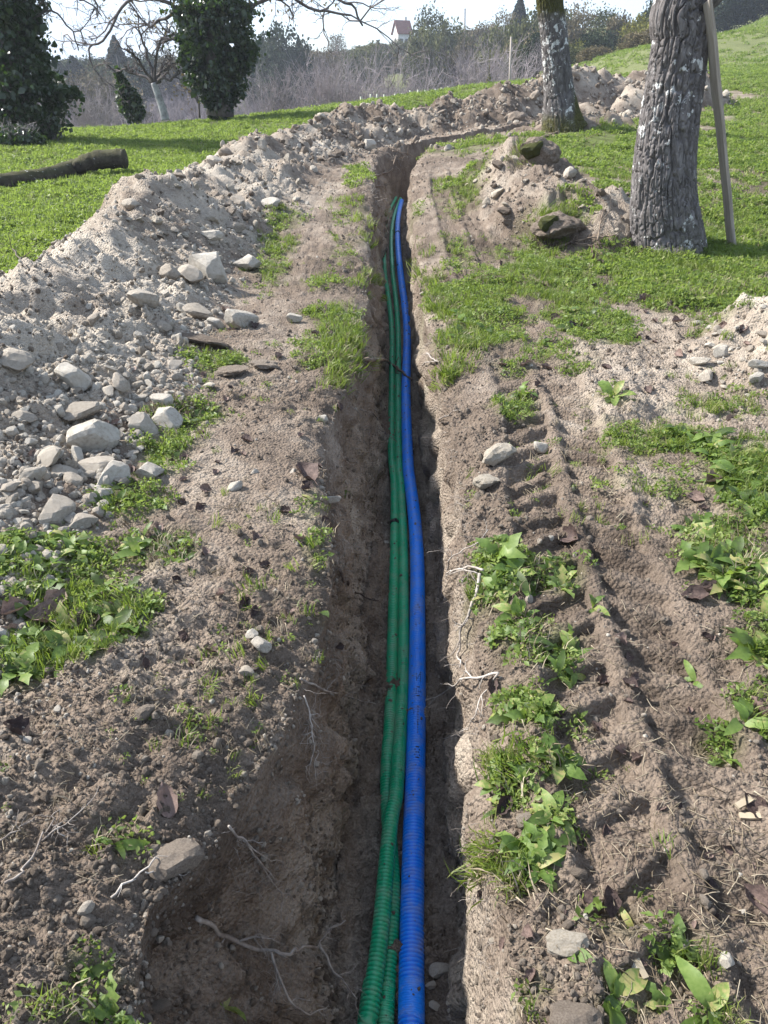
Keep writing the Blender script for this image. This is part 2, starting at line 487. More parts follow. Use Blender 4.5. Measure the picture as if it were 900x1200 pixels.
def soil_mat(name):
    m, n, l = new_mat(name)
    g = n.new('ShaderNodeNewGeometry').outputs['Position']
    soil, grass, damp, dist = attr(n, 'soil'), attr(n, 'grass'), attr(n, 'damp'), attr(n, 'far')
    n1 = noise(n, l, g, 3.2, 6, .6); n2 = noise(n, l, g, 26, 5, .65); n3 = noise(n, l, g, 140, 3, .6)
    s = math_n(n, l, 'ADD', soil, math_n(n, l, 'MULTIPLY', math_n(n, l, 'SUBTRACT', n1, .5), 1.1))
    s = math_n(n, l, 'ADD', s, math_n(n, l, 'MULTIPLY', math_n(n, l, 'SUBTRACT', n2, .5), .55), True)
    base = ramp(n, [(0.0, (.090, .070, .055)), (.35, (.188, .150, .119)), (.62, (.295, .250, .204)), (1.0, (.45, .40, .333))])
    l.new(s, base.inputs['Fac'])
    # small pale crumbs and dark specks
    v = n.new('ShaderNodeTexVoronoi'); v.inputs['Scale'].default_value = 62; l.new(g, v.inputs['Vector'])
    vr = ramp(n, [(.0, (.75, .75, .75)), (.45, (1.12, 1.12, 1.12))]); l.new(v.outputs['Distance'], vr.inputs['Fac'])
    col = mixc(n, l, .5, base.outputs['Color'], vr.outputs['Color'], 'MULTIPLY')
    fr = ramp(n, [(.3, (.72, .70, .70)), (.7, (1.22, 1.2, 1.16))]); l.new(n3, fr.inputs['Fac'])
    col = mixc(n, l, .8, col, fr.outputs['Color'], 'MULTIPLY')
    dr = mixc(n, l, damp, (1, 1, 1), (.52, .47, .44))
    col = mixc(n, l, 1.0, col, dr, 'MULTIPLY')
    # moss and short sward where the ground is overgrown
    gm = math_n(n, l, 'MULTIPLY', grass, math_n(n, l, 'ADD', .35, n2), True)
    gc = ramp(n, [(.3, (.045, .060, .014)), (.7, (.12, .17, .030))]); l.new(n1, gc.inputs['Fac'])
    col = mixc(n, l, gm, col, gc.outputs['Color'])
    fc = ramp(n, [(.35, (.115, .13, .052)), (.65, (.165, .18, .075))]); l.new(noise(n, l, g, .5, 9, .72), fc.inputs['Fac'])
    col = mixc(n, l, dist, col, fc.outputs['Color'])
    bh = math_n(n, l, 'ADD', math_n(n, l, 'MULTIPLY', n2, .6), math_n(n, l, 'MULTIPLY', n3, .35))
    bh = math_n(n, l, 'SUBTRACT', bh, math_n(n, l, 'MULTIPLY', v.outputs['Distance'], .45))
    return finish(m, n, l, col, .95, bh, 1.0, .034, .12)

def simple(name, stops, scale, bumpscale=None, rough=.85, bstr=.4, bdist=.01, spec=.3, trans=0, objrand=.0, detail=5, stretch=None, tcol=None, coord='Object', dust=0):
    """colour ramp over noise, with a per-object lightness offset"""
    m, n, l = new_mat(name)
    co = coords(n, coord)
    if stretch:
        mp_ = n.new('ShaderNodeMapping'); mp_.inputs['Scale'].default_value = stretch; l.new(co, mp_.inputs['Vector']); co = mp_.outputs['Vector']
    oi = n.new('ShaderNodeObjectInfo').outputs['Random']
    f = noise(n, l, co, scale, detail, .6)
    if objrand: f = math_n(n, l, 'ADD', f, math_n(n, l, 'MULTIPLY', math_n(n, l, 'SUBTRACT', oi, .5), objrand))
    r = ramp(n, stops); l.new(f, r.inputs['Fac'])
    b = noise(n, l, co, bumpscale, 4, .6) if bumpscale else None
    col = r.outputs['Color']
    if dust:
        sx = n.new('ShaderNodeSeparateXYZ'); l.new(n.new('ShaderNodeNewGeometry').outputs['Normal'], sx.inputs[0])
        wp = n.new('ShaderNodeNewGeometry').outputs['Position']
        df = math_n(n, l, 'MULTIPLY', math_n(n, l, 'ADD', math_n(n, l, 'MULTIPLY', sx.outputs['Z'], .55), .25, True), math_n(n, l, 'MULTIPLY', math_n(n, l, 'SUBTRACT', noise(n, l, wp, 14, 6, .7), .28), 2.6 * dust), True)
        col = mixc(n, l, df, col, (.34, .295, .24))
    return finish(m, n, l, col, rough, b, bstr, bdist, spec, trans, tcol)

M = {}
M['soil'] = soil_mat('soil')
M['rock'] = simple('limestone', [(.25, (.21, .178, .145)), (.5, (.335, .295, .245)), (.75, (.44, .40, .34))], 6, 30, rough=.9, bstr=.6, bdist=.02, spec=.2, objrand=.35, dust=1.0)
M['pale_rock'] = simple('pale_limestone', [(.2, (.24, .21, .18)), (.45, (.42, .385, .33)), (.8, (.55, .52, .46))], 6, 30, rough=.9, bstr=.6, bdist=.02, spec=.2, objrand=.2, dust=.7)
M['clod'] = simple('soil_clod', [(.25, (.135, .106, .083)), (.5, (.235, .193, .155)), (.8, (.345, .297, .243))], 14, 60, .95, .8, .02, .1, objrand=.4)
M['chalk'] = simple('chalky_clay', [(.25, (.26, .22, .17)), (.5, (.42, .37, .30)), (.8, (.52, .48, .41))], 9, 45, .95, .8, .02, .1)
M['grass'] = simple('grass_blade', [(.2, (.062, .098, .016)), (.5, (.110, .160, .028)), (.85, (.21, .22, .075))], 8, None, .5, spec=.3, trans=.38, objrand=.9, tcol=(.25, .35, .045))
M['sward'] = simple('meadow_leaf', [(.2, (.068, .110, .020)), (.5, (.120, .172, .038)), (.85, (.22, .24, .085))], 8, None, .55, spec=.3, trans=.42, objrand=.9, tcol=(.28, .385, .065))
M['weed'] = simple('weed_leaf', [(.05, (.05, .075, .02)), (.3, (.07, .12, .022)), (.55, (.115, .185, .036)), (.85, (.19, .26, .065)), (1.0, (.34, .31, .12))], 9, 50, .45, .25, .004, .4, trans=.40, objrand=1.0, tcol=(.27, .38, .06))
M['fine_weed'] = simple('small_weed_leaf', [(.2, (.065, .105, .020)), (.5, (.125, .18, .040)), (.85, (.21, .26, .08))], 10, None, .5, spec=.3, trans=.40, objrand=.8, tcol=(.27, .36, .07))
M['dry'] = simple('dry_straw', [(.2, (.15, .115, .075)), (.5, (.27, .22, .15)), (.85, (.40, .34, .25))], 5, None, .85, objrand=.8, trans=.15)
M['dead_leaf'] = simple('dead_leaf', [(.2, (.040, .026, .024)), (.5, (.105, .072, .062)), (.85, (.22, .155, .13))], 9, 40, .7, .5, .006, .3, trans=.12, objrand=.7)
M['root'] = simple('pale_root', [(.25, (.17, .14, .12)), (.5, (.32, .285, .25)), (.8, (.50, .46, .42))], 24, 90, .85, .5, .004, objrand=.5)
M['dark_root'] = simple('dark_root', [(.3, (.035, .026, .022)), (.7, (.13, .098, .08))], 30, 90, .9, .6, .004)
M['stick'] = simple('bark_stick', [(.3, (.05, .036, .028)), (.5, (.16, .12, .09)), (.8, (.33, .26, .19))], 7, 60, .9, .5, .004, coord='Generated')
M['root_hair'] = simple('root_hair', [(.3, (.16, .13, .11)), (.7, (.36, .32, .28))], 6, None, .9)
# ------------------------------------------------------------------ ground cover: where it grows (patches surveyed off the photograph, kept as places on the ground)
def patches(L):
    pix = []
    for px, py, rx, ry, k in L: pix += [(px, py), (px, min(py + ry, 1290)), (px, max(py - ry, 110))]
    H_ = hits(pix); out = []
    for i, (px, py, rx, ry, k) in enumerate(L):
        c, a, b = H_[3 * i:3 * i + 3]
        out.append((c[0], c[1], max(rx * zdepth(c) / FPX, .03), max((b[1] - a[1]) * .5, .03), k))
    return out
SWARD = patches([
    (640, 320, 90, 38, .9), (555, 360, 50, 26, .9), (560, 395, 45, 22, .7), (690, 380, 55, 22, .8), (780, 330, 90, 35, .8), (860, 340, 60, 30, .8), (660, 420, 60, 20, .6), (600, 430, 40, 16, .5),
    (720, 460, 50, 14, .45), (600, 480, 22, 20, .6), (830, 470, 60, 16, .35), (745, 525, 35, 24, .6), (830, 520, 60, 18, .5), (870, 560, 60, 60, .95), (850, 640, 60, 55, .95), (880, 700, 50, 70, .95), (790, 570, 60, 26, .4),
    (545, 215, 28, 18, .7), (560, 330, 40, 22, .7), (620, 300, 60, 16, .8), (480, 330, 14, 20, .4), (560, 170, 60, 8, .5), (510, 350, 22, 30, .5), (540, 300, 20, 22, .4),
    (330, 250, 22, 18, .6), (330, 285, 22, 14, .5), (315, 320, 24, 20, .55), (395, 370, 34, 16, .6), (385, 395, 30, 20, .6), (370, 425, 36, 12, .55), (395, 440, 22, 16, .55), (380, 330, 26, 26, .35), (400, 300, 24, 20, .3), (250, 425, 40, 12, .6), (410, 240, 24, 14, .3), (420, 205, 16, 10, .4),
    (215, 490, 36, 26, .8), (190, 530, 44, 26, .8), (150, 590, 60, 30, .55), (170, 640, 50, 30, .6), (100, 650, 60, 36, .45), (60, 700, 70, 40, .45), (110, 720, 60, 30, .4), (40, 765, 50, 40, .65), (960, 600, 70, 70, .8), (980, 720, 70, 80, .7), (960, 850, 50, 60, .4), (100, 760, 40, 20, .5), (20, 650, 26, 26, .8),
    (365, 590, 12, 18, .3), (370, 640, 12, 30, .3), (590, 665, 40, 30, .7), (640, 680, 30, 24, .5), (640, 760, 40, 34, .6), (620, 830, 40, 40, .65), (640, 880, 50, 36, .7), (600, 930, 40, 34, .6), (620, 1000, 50, 36, .6), (650, 960, 40, 30, .5), (680, 850, 30, 30, .4),
    (840, 880, 30, 24, .35), (890, 830, 30, 40, .4), (740, 1090, 60, 40, .25), (800, 1120, 50, 40, .3), (620, 1160, 40, 40, .35), (740, 1180, 60, 30, .5), (840, 1190, 50, 30, .4), (140, 985, 30, 14, .25), (100, 1130, 40, 24, .35), (60, 1180, 60, 24, .3), (250, 1180, 30, 16, .25),
    (660, 250, 40, 18, .4), (700, 200, 30, 20, .8), (690, 240, 20, 14, .3)])
def grass_at(x, y):
    x = np.asarray(x, float); y = np.asarray(y, float)
    g = np.zeros(np.shape(x))
    wob = .55 * fbm2(x, y, 2.6, 3, 81)
    for cx, cy, rx, ry, k in SWARD:
        d = np.hypot((x - cx) / rx, (y - cy) / ry) + wob
        g = np.maximum(g, k * sstep(1.3, .25, d))
    # meadow beyond the heap on the left, and on the right behind the big tree
    d, par, side = seg_dist(x, y, RIDGE)
    left = np.where(side < 0, sstep(.95, 1.25, d + .25 * wob), 0)
    left = np.where((y < 25) & (x > -1), 0, left)
    rt = sstep(2.4, 3.4, x - .22 * np.maximum(y - 9, 0) * (y < 14) + .5 * wob) * sstep(6.2, 7.6, y + wob)
    bd, bp, bs = seg_dist(x, y, BEND)
    rt = rt * sstep(1.6, 2.6, bd + .6 * wob) * np.where((side < 0), 1, sstep(1.4, 2.0, d))
    for cx, cy, h, r in MOUNDS: rt = rt * sstep(.85, 1.1, np.hypot(x - cx, y - cy) / r + .2 * wob)
    for cx, cy, h, r in FAR_M: rt = rt * sstep(.85, 1.1, np.hypot(x - cx, y - cy) / r + .2 * wob)
    for cx, cy, h, r in MOUND_R: rt = rt * sstep(.95, 1.2, np.hypot(x - cx, y - cy) / r + .2 * wob)
    bare = sstep(.05, .45, fbm2(x * .7, y, 1.0, 4, 83)) * sstep(34, 22, y)
    g = np.maximum(g, np.maximum(left, rt * (1 - .8 * bare)))
    g = g * sstep(-.1, .05, np.maximum(rim_l(y) - x, x - rim_r(y)) * (y < T_END) + (y >= T_END) * 1.0)
    return np.clip(g, 0, 1)

# ------------------------------------------------------------------ the ground: one sheet swept along the trench, cut into ground, trench and spoil heaps
py_rows = np.concatenate([np.arange(1290, 235, -1.35), np.arange(235, 186, -.75), np.arange(186, 150, -.34)])
th = PITCH + np.arctan((py_rows - 600) / FPX)
ys = CAM_H / (np.tan(th) + .03)
ys = np.concatenate([np.linspace(-2.2, ys[0], 50)[:-1], ys, ys[-1] * np.exp(np.linspace(0, math.log(430 / ys[-1]), 130))[1:]])
NR = len(ys)
so = np.linspace(1, 0, 175)[:-1]
L_, R_, A_, B_ = rim_l(ys), rim_r(ys), flo_l(ys), flo_r(ys)
reach = .98 * (ys + 4.2)
cols = []
for s in so: cols.append(L_ - 1.35 - s ** 1.5 * reach)
for s in np.linspace(1, 0, 75)[:-1]: cols.append(L_ - 1.35 * s ** 1.15)
iL = len(cols)
for s in np.linspace(0, 1, 38)[:-1]: cols.append(L_ + (A_ - L_) * s)
iA = len(cols)
for s in np.linspace(0, 1, 36)[:-1]: cols.append(A_ + (B_ - A_) * s)
iB = len(cols)
for s in np.linspace(0, 1, 38)[:-1]: cols.append(B_ + (R_ - B_) * s)
iR = len(cols)
for s in np.linspace(0, 1, 100)[:-1]: cols.append(R_ + 1.75 * s ** 1.1)
for s in so[::-1]: cols.append(R_ + 1.75 + s ** 1.5 * reach)
cols.append(R_ + 1.75 + reach)
X = np.stack(cols, 1); NC = X.shape[1]
Y = np.repeat(ys[:, None], NC, 1)
Zs, HH, M1, M2, M3, CARVE, TZ, LUG, DL = [a.reshape(NR, NC) for a in surface(X.ravel(), Y.ravel(), True)]
Dp = depth(ys)[:, None]
ci = np.arange(NC)[None]
tw = np.zeros((NR, NC))
tw[:, iL:iA] = np.linspace(0, 1, iA - iL + 1)[:-1]; tw[:, iA:iB] = 1
tw[:, iB:iR] = 1 - np.linspace(0, 1, iR - iB + 1)[:-1]
drop = wall_prof(tw) * Dp
wallm = ((ci >= iL) & (ci < iR)) * np.ones((NR, 1)) * (Dp > .05)
Z = Zs - drop
# rubble on the floor, slabs and bucket scrapes on the walls
rel = drop / np.maximum(Dp, .05)
floor_m = sstep(.9, 1.0, tw) * wallm
w1, v1 = worley2(X * 16, Y * 16, 91); w2, v2 = worley2(X * 36, Y * 36, 92)
Z += floor_m * (.02 * vn2(X * 4, Y * 4, 93) + np.maximum(0, .25 + .3 * v1 - w1) * .09 + np.maximum(0, .3 + .3 * v2 - w2) * .045)
corner = np.minimum(np.abs(ci - iA), np.abs(ci - iB)) / 8.0
Z += wallm * .035 * np.exp(-corner ** 2) * (1 + .6 * vn2(X * 7, Y * 7, 94))
side = np.where(ci < (iA + iB) // 2, -1.0, 1.0)
wm = wallm * sstep(0, .25, rel) * (1 - floor_m)
wy, wv = worley2(Y * 8 + .3 * vn3(X * 9, Y * 9, Z * 9, 81), Z * 9, 82); wy2, wv2 = worley2(Y * 22, Z * 24, 83)
rghs = np.where(side < 0, 1.0, .35)
q = (.040 * vn3(X * 2, Y * 2.2, Z * 3.0, 95) + rghs * (.026 * vn3(X * 4, Y * 6.5, Z * 7, 96) + .016 * vn3(X * 9, Y * 20, Z * 17, 97) + .05 * np.maximum(0, .25 + .35 * wv - wy) * (wv > .3) + .03 * np.maximum(0, .3 + .3 * wv2 - wy2)) + .007 * vn3(X * 20, Y * 45, Z * 40, 98))
q = q + np.where(side < 0, 1, .5) * .02 * vn3(X * 0, Y * 12, Z * 1.5, 80) * sstep(.3, .6, rel)
slab, sv = worley2(Y * 3.4 + Z * .7, Z * 4.2, 99)
q = q + np.where(sv > .55, .05 * sstep(.55, .3, slab), 0)
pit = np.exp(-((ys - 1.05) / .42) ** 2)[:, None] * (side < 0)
q = q * (1 + 1.2 * pit) + pit * (.06 * vn3(X * 6, Y * 8, Z * 8, 88) + .03 * vn3(X * 14, Y * 17, Z * 17, 79) - .20 * np.sin(np.clip(rel * 1.2, 0, 1) * math.pi))
X = X - side * wm * q
# attributes: soil tone (dark topsoil to pale subsoil, with shade and shadow lift painted in the trench), grass cover, damp, distance tint of the far field
G = grass_at(X.ravel(), Y.ravel()).reshape(NR, NC)
heapm = np.maximum(np.maximum(HH, M1), np.maximum(M2, M3))
hk = sstep(.03, .2, heapm)
dark_patch = sstep(.05, .55, fbm2(X * .8, Y, .9, 3, 85))
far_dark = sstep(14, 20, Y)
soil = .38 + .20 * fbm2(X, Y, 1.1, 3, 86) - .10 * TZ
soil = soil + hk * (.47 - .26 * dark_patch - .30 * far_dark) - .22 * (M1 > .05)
topd = np.clip((rel * Dp), 0, 1)
wsoil = np.where(side < 0, .36 + .36 * sstep(.1, .6, topd), .35 + .24 * sstep(.02, .45, topd)) - .34 * pit + .12 * vn3(X * 3, Y * 3, Z * 5, 87)  # pit term paints the hollow's shade; wall tones paled to lift the shadow
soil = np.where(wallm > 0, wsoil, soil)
near_dark = sstep(2.4, 1.2, Y) * sstep(.1, -.6, X)
soil = np.clip(np.where(wallm > 0, np.where(floor_m > .5, .46, soil), soil - .05 * near_dark), 0, 1)  # trench floor tone also paled to lift its shadow
damp = np.clip(.25 * floor_m + .25 * (TZ > .2) * sstep(.1, -.3, fbm2(X, Y, 1.3, 2, 89)) + .35 * CARVE + wallm * (1 - floor_m) * .10 * sstep(.5, .9, rel), 0, 1)
farf = sstep(26, 42, Y) * (1 - hk)
P = np.stack([X, Y, Z], -1).reshape(-1, 3)
ii = np.arange(NR - 1)[:, None] * NC; jj = np.arange(NC - 1)[None]
F = np.stack([ii + jj, ii + jj + 1, ii + NC + jj + 1, ii + NC + jj], -1).reshape(-1, 4)
fj = np.broadcast_to(jj, (NR - 1, NC - 1)).ravel(); fy = np.repeat(ys[:-1], NC - 1)
def fmax(a): return a[:-1, :-1].ravel()
kind = np.zeros(len(F), int)
kind[(fmax(HH) > .035)] = 2
kind[(fmax(M1) > .03) & (fmax(M1) >= fmax(HH))] = 3
kind[(fmax(M2) > .03)] = 4
kind[(fmax(M3) > .03) & (fmax(M3) > fmax(HH))] = 5
kind[(kind == 5) & (fmax(X) > 5.9)] = 6
kind[(fj >= iL) & (fj < iR) & (fy < T_END + .3)] = 1
kind[(fmax(CARVE) > .02) & (kind == 0)] = 1
def cut(name, k):
    f = F[kind == k]; used = np.unique(f); mp_ = np.full(len(P), -1); mp_[used] = np.arange(len(used))
    me = np_mesh(name, P[used], mp_[f], None, M['soil'])
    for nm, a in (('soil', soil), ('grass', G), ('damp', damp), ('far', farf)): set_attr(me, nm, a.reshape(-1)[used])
    return link(name, me)
tag(cut('ground', 0), kind='structure')
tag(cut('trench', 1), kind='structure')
tag(cut('spoil_heap', 2), 'long ridge of pale excavated earth and stones running along the left side of the trench', 'spoil heap')
tag(cut('spoil_heap', 3), 'lumpy brown earth mound with mossy turf beside the big tree on the right', 'spoil heap')
tag(cut('spoil_heap', 4), 'small stony earth mound cut off by the right edge of the picture', 'spoil heap')
tag(cut('spoil_heap', 5), 'low brown earth mound at the foot of the second tree near the trench bend', 'spoil heap')
tag(cut('spoil_heap', 6), 'farthest brown earth mound, seen between the second tree and the big tree', 'spoil heap')
# the land goes on beyond the sheet
def skirt():
    mb = MB()
    for sx in (-1, 1):
        a = np.stack([X[:, 0 if sx < 0 else -1], ys, Z[:, 0 if sx < 0 else -1]], 1)[::12]
        b = a + np.array((sx * 260.0, 0, 0)); b[:, 2] = a[:, 2] + np.where(ys[::12] < 60, 0, 0)
        n_ = len(a); v = np.vstack([a, b]); i = np.arange(n_ - 1)
        q_ = np.stack([i, i + 1, n_ + i + 1, n_ + i], 1) if sx < 0 else np.stack([i, n_ + i, n_ + i + 1, i + 1], 1)
        mb.add(v - np.array((0, 0, .004)), q_)
    zb = float(Z[0].mean())
    mb.add([(-300, -2.2, zb), (300, -2.2, zb), (300, -120, zb - 4), (-300, -120, zb - 4)], [(0, 3, 2, 1)])
    me = mb.mesh('ground', M['soil'])
    for nm, v_ in (('soil', .4), ('grass', 1.0), ('damp', 0), ('far', 1.0)): set_attr(me, nm, np.full(len(me.vertices), v_))
    tag(link('outer_ground', me), kind='structure')
skirt()

# ------------------------------------------------------------------ surveying on the finished ground
from mathutils.bvhtree import BVHTree
bpy.context.view_layer.update()
_dg = bpy.context.evaluated_depsgraph_get()
TREES = [BVHTree.FromObject(o, _dg) for o in list(COL.objects) if o.type == 'MESH' and o.name != 'outer_ground']
def _cast(o, d):
    best = None
    for t in TREES:
        h = t.ray_cast(o, d)
        if h[0] is not None and (best is None or h[3] < best[2]): best = (h[0], h[1], h[3])
    return best
def hit(px, py, lift=0.0):
    """ground point seen at a pixel of the photograph"""
    b = _cast(Vector((0, 0, CAM_H)), Vector(ray(px, py)).normalized())
    p = b[0].copy() if b else Vector(at(px, py, 40))
    p.z += lift
    return p
def hitn(px, py):
    b = _cast(Vector((0, 0, CAM_H)), Vector(ray(px, py)).normalized())
    return (b[0], b[1]) if b else (Vector(at(px, py, 40)), Vector((0, 0, 1)))
def drop_z(x, y):
    b = _cast(Vector((x, y, 40)), Vector((0, 0, -1)))
    return (b[0].z, b[1]) if b else (float(land(x, y)), Vector((0, 0, 1)))
# ------------------------------------------------------------------ conduits
def plastic(name, c1, c2, dusty):
    m, n, l = new_mat(name)
    g = coords(n)
    r = ramp(n, [(.35, c1), (.7, c2)]); l.new(noise(n, l, g, 5, 5), r.inputs['Fac'])
    d = ramp(n, [(.46, (0, 0, 0)), (.70, (1, 1, 1))]); l.new(noise(n, l, g, 13, 7, .75), d.inputs['Fac'])
    col = mixc(n, l, math_n(n, l, 'MULTIPLY', d.outputs['Color'], dusty), r.outputs['Color'], (.33, .29, .24))
    rg = math_n(n, l, 'ADD', .33, math_n(n, l, 'MULTIPLY', d.outputs['Color'], .4))
    return finish(m, n, l, col, rg, None, spec=.45)
M['blue_plastic'] = plastic('blue_plastic', (.008, .20, .86), (.018, .25, .93), .5)
M['green_plastic'] = plastic('green_plastic', (.005, .29, .135), (.012, .36, .175), .45)
M['black_plastic'] = simple('black_plastic', [(.3, (.010, .010, .011)), (.7, (.03, .03, .03))], 8, None, .5)

def pipe_path(pix, c):
    out = []
    for px, py, up in pix:
        d = ray(px, py); Yg = 3.0
        for _ in range(40):
            x = d[0] * Yg / d[1]
            zt = float(land(x, Yg)) + c + up
            t = (zt - CAM_H) / d[2]
            Yg = .5 * Yg + .5 * max(.5, t * d[1])
        out.append((d[0] * Yg / d[1], Yg, float(land(d[0] * Yg / d[1], Yg)) + c + up))
    p = np.array(out); p = p[np.argsort(p[:, 1])]
    sl = np.clip((p[2, 0] - p[0, 0]) / max(p[2, 1] - p[0, 1], .05), -.12, .12)
    p = np.vstack([(p[0, 0] - sl * (p[0, 1] + 1.6), -1.6, c + up * 0 + .03 * -1.6), p])
    # gentle smoothing so that it lies like a stiff hose
    p = smooth_path(p, 24)
    k = np.hanning(15); k /= k.sum()
    p[:, 2] += .035 * sstep(7, 10, p[:, 1])
    q = np.stack([np.convolve(np.pad(p[:, i], 7, 'edge'), k, 'valid') for i in range(3)], 1)
    return q
def corrugated(name, path, r, mat, pitch=.0155, near=11.5, seg=18):
    s = np.concatenate([[0], np.cumsum(np.linalg.norm(np.diff(path, axis=0), axis=1))])
    S, Rr = [], []
    y_of = np.interp(np.arange(0, s[-1], pitch), s, path[:, 1])
    for k, yy in enumerate(y_of):
        s0 = k * pitch
        if yy < .2 or yy > near:
            if k % 8 == 0: S.append(s0); Rr.append(r)
            continue
        for f, dr in ((0, 0), (.46, 0), (.60, -.0075), (.86, -.0075)):
            S.append(s0 + f * pitch); Rr.append(r + dr)
    S = np.array(S); P_ = np.stack([np.interp(S, s, path[:, i]) for i in range(3)], 1)
    V, Q, T = tube(P_, np.array(Rr), seg)
    o = link(name, np_mesh(name, V, Q, T, mat, True))
    return o, P_
def ring(name, path, yv, r, w, mat, parent):
    k = int(np.argmin(np.abs(path[:, 1] - yv))); d = path[min(k + 3, len(path) - 1)] - path[max(k - 3, 0)]; d /= np.linalg.norm(d)
    c = path[k]; P_ = [c - d * w, c - d * w * .98, c + d * w * .98, c + d * w]
    V, Q, T = tube(P_, [r * .9, r + .004, r + .004, r * .9], 20)
    hd = np.array((.2, -.1, 1.0)); hd /= np.linalg.norm(hd)
    mb = MB(); mb.add(V, Q, T)
    V2, Q2, T2 = tube([c + hd * (r - .005), c + hd * (r + .016)], [.010, .009], 6); mb.add(V2, Q2, T2)
    return mb.build(name, mat, parent)

blue_px = [(482, 1235, 0), (482, 1200, 0), (482.5, 1100, 0), (484.3, 1000, 0), (485.5, 950, 0), (487.3, 880, 0), (489, 780, 0), (489.2, 720, 0), (489, 660, 0), (486, 610, 0), (480.5, 565, 0), (478, 540, 0), (475.7, 460, 0),
           (477.2, 400, 0), (475.5, 370, 0), (469, 320, 0), (466, 280, 0), (467, 255, .0), (471, 236, .02)]
ga_px = [(425, 1235, .02), (431, 1200, .035), (445, 1100, .05), (454, 1000, .055), (459, 955, .05), (463.5, 935, .045), (467, 891, .02), (469.5, 847, .0), (472.5, 780, -.01), (472.7, 700, -.013), (472.3, 640, -.013), (469.5, 570, -.013), (466.9, 540, -.013), (466.4, 460, -.013),
         (466.5, 390, -.013), (463.5, 350, -.013), (460, 320, -.013), (458.7, 280, -.01), (462, 255, -.01), (470, 233, .0)]
gb_px = [(449, 1235, -.013), (450, 1200, -.013), (457.5, 1100, -.013), (460, 1040, -.013), (457, 985, -.013), (453.5, 930, -.013), (454, 891, -.013), (457, 847, -.013), (459.3, 780, -.013), (460.5, 720, -.013), (462, 660, -.013), (462.3, 570, -.013), (458.7, 530, -.013), (459, 460, -.013), (459.2, 390, -.013),
         (455, 350, -.013), (450.8, 320, -.013), (450.4, 280, -.01), (454, 255, -.01), (465, 232, .0)]
CPL = -.965
bp = pipe_path(blue_px, CPL); gap = pipe_path(ga_px, CPL); gbp = pipe_path(gb_px, CPL)
blue, bpath = corrugated('conduit', bp, .046, M['blue_plastic'])
tag(blue, 'thick bright blue corrugated pipe in the trench, right of the two green ones', 'pipe')
ga, gapath = corrugated('conduit', gap, .032, M['green_plastic'])
tag(ga, 'green corrugated pipe crossing over the other green one near the front, beside the blue', 'pipe')
gb, gbpath = corrugated('conduit', gbp, .031, M['green_plastic'])
tag(gb, 'green corrugated pipe furthest from the blue one, with a black tie half way', 'pipe')
ring('tie', gbpath, float(at(462, 653, 1)[1]) if False else 4.55, .032, .016, M['black_plastic'], gb)
ring('tie', bpath, 13.6, .046, .03, M['black_plastic'], blue)
# worn dark print along the blue pipe: marks on the crests of the rings
GLY = {'N': ["10001", "11001", "10101", "10011", "10001"], '0': ["01110", "10001", "10101", "10001", "01110"], 'I': ["00100", "00100", "00100", "00100", "00100"], '8': ["01110", "10001", "01110", "10001", "01110"]}
def print_marks():
    d = np.diff(bpath, axis=0); s = np.concatenate([[0], np.cumsum(np.linalg.norm(d, axis=1))])
    def point(sv, ang, r):
        c = np.array([np.interp(sv, s, bpath[:, i]) for i in range(3)]); c2 = np.array([np.interp(sv + .02, s, bpath[:, i]) for i in range(3)])
        t = c2 - c; t /= np.linalg.norm(t); u = np.array((0, -.35, 1.0)); u -= t * (u @ t); u /= np.linalg.norm(u); w = np.cross(t, u)
        return c + r * (math.cos(ang) * u + math.sin(ang) * w)
    s0 = float(np.interp(2.42, bpath[:, 1], s)); s0 = round(s0 / .0155) * .0155
    pos = s0
    for ch, adv in (('8', .15), ('I', .05), ('I', .05), ('I', .14), ('0', .11), ('N', .1)):
        mb = MB()
        for r_, row in enumerate(GLY[ch]):
            for c_, b in enumerate(row):
                if b == '0' or rng.random() < .1: continue
                sv = pos + r_ * .0155; a0 = (c_ - 2.5) * .115 + .12; a1 = a0 + .115
                v = [point(sv + .0003, a0, .0466), point(sv + .0003, a1, .0466), point(sv + .0062, a1, .0466), point(sv + .0062, a0, .0466)]
                mb.add(v, [(0, 1, 2, 3)])
        pos += adv
        mb.build('printed_marking', M['black_plastic'], blue)
print_marks()

# ------------------------------------------------------------------ rocks
def rock_mesh(name, seed, mat, sub=3, flat=(1, 1, 1), nplanes=13, rough_=.05):
    rg = np.random.default_rng(seed)
    bm = bmesh.new(); bmesh.ops.create_icosphere(bm, subdivisions=sub, radius=1.0)
    V = np.array([v.co[:] for v in bm.verts])
    n = rg.normal(size=(nplanes, 3)); n /= np.linalg.norm(n, axis=1, keepdims=True)
    for k in range(nplanes):
        d = rg.uniform(.52, .88); p = V @ n[k]
        V -= np.maximum(0, p - d)[:, None] * n[k] * .96
    V += V * (rough_ * vn3(V[:, 0] * 2.3 + seed, V[:, 1] * 2.3, V[:, 2] * 2.3, seed) + rough_ * .5 * vn3(V[:, 0] * 6 + seed, V[:, 1] * 6, V[:, 2] * 6, seed + 1)
              + rough_ * .3 * vn3(V[:, 0] * 14 + seed, V[:, 1] * 14, V[:, 2] * 14, seed + 2))[:, None]
    V *= np.array(flat); V /= np.abs(V).max(0) ; V *= np.array(flat)
    for v, c in zip(bm.verts, V): v.co = c
    me = bpy.data.meshes.new(name); bm.to_mesh(me); bm.free()
    me.materials.append(mat)
    return me
ROCKS = [rock_mesh('rock', 100 + k, M['rock'], 3, (1, rng.uniform(.7, .95), rng.uniform(.55, .8))) for k in range(9)]
PROCKS = [rock_mesh('rock', 140 + k, M['pale_rock'], 3, (1, rng.uniform(.75, .95), rng.uniform(.6, .85))) for k in range(6)]
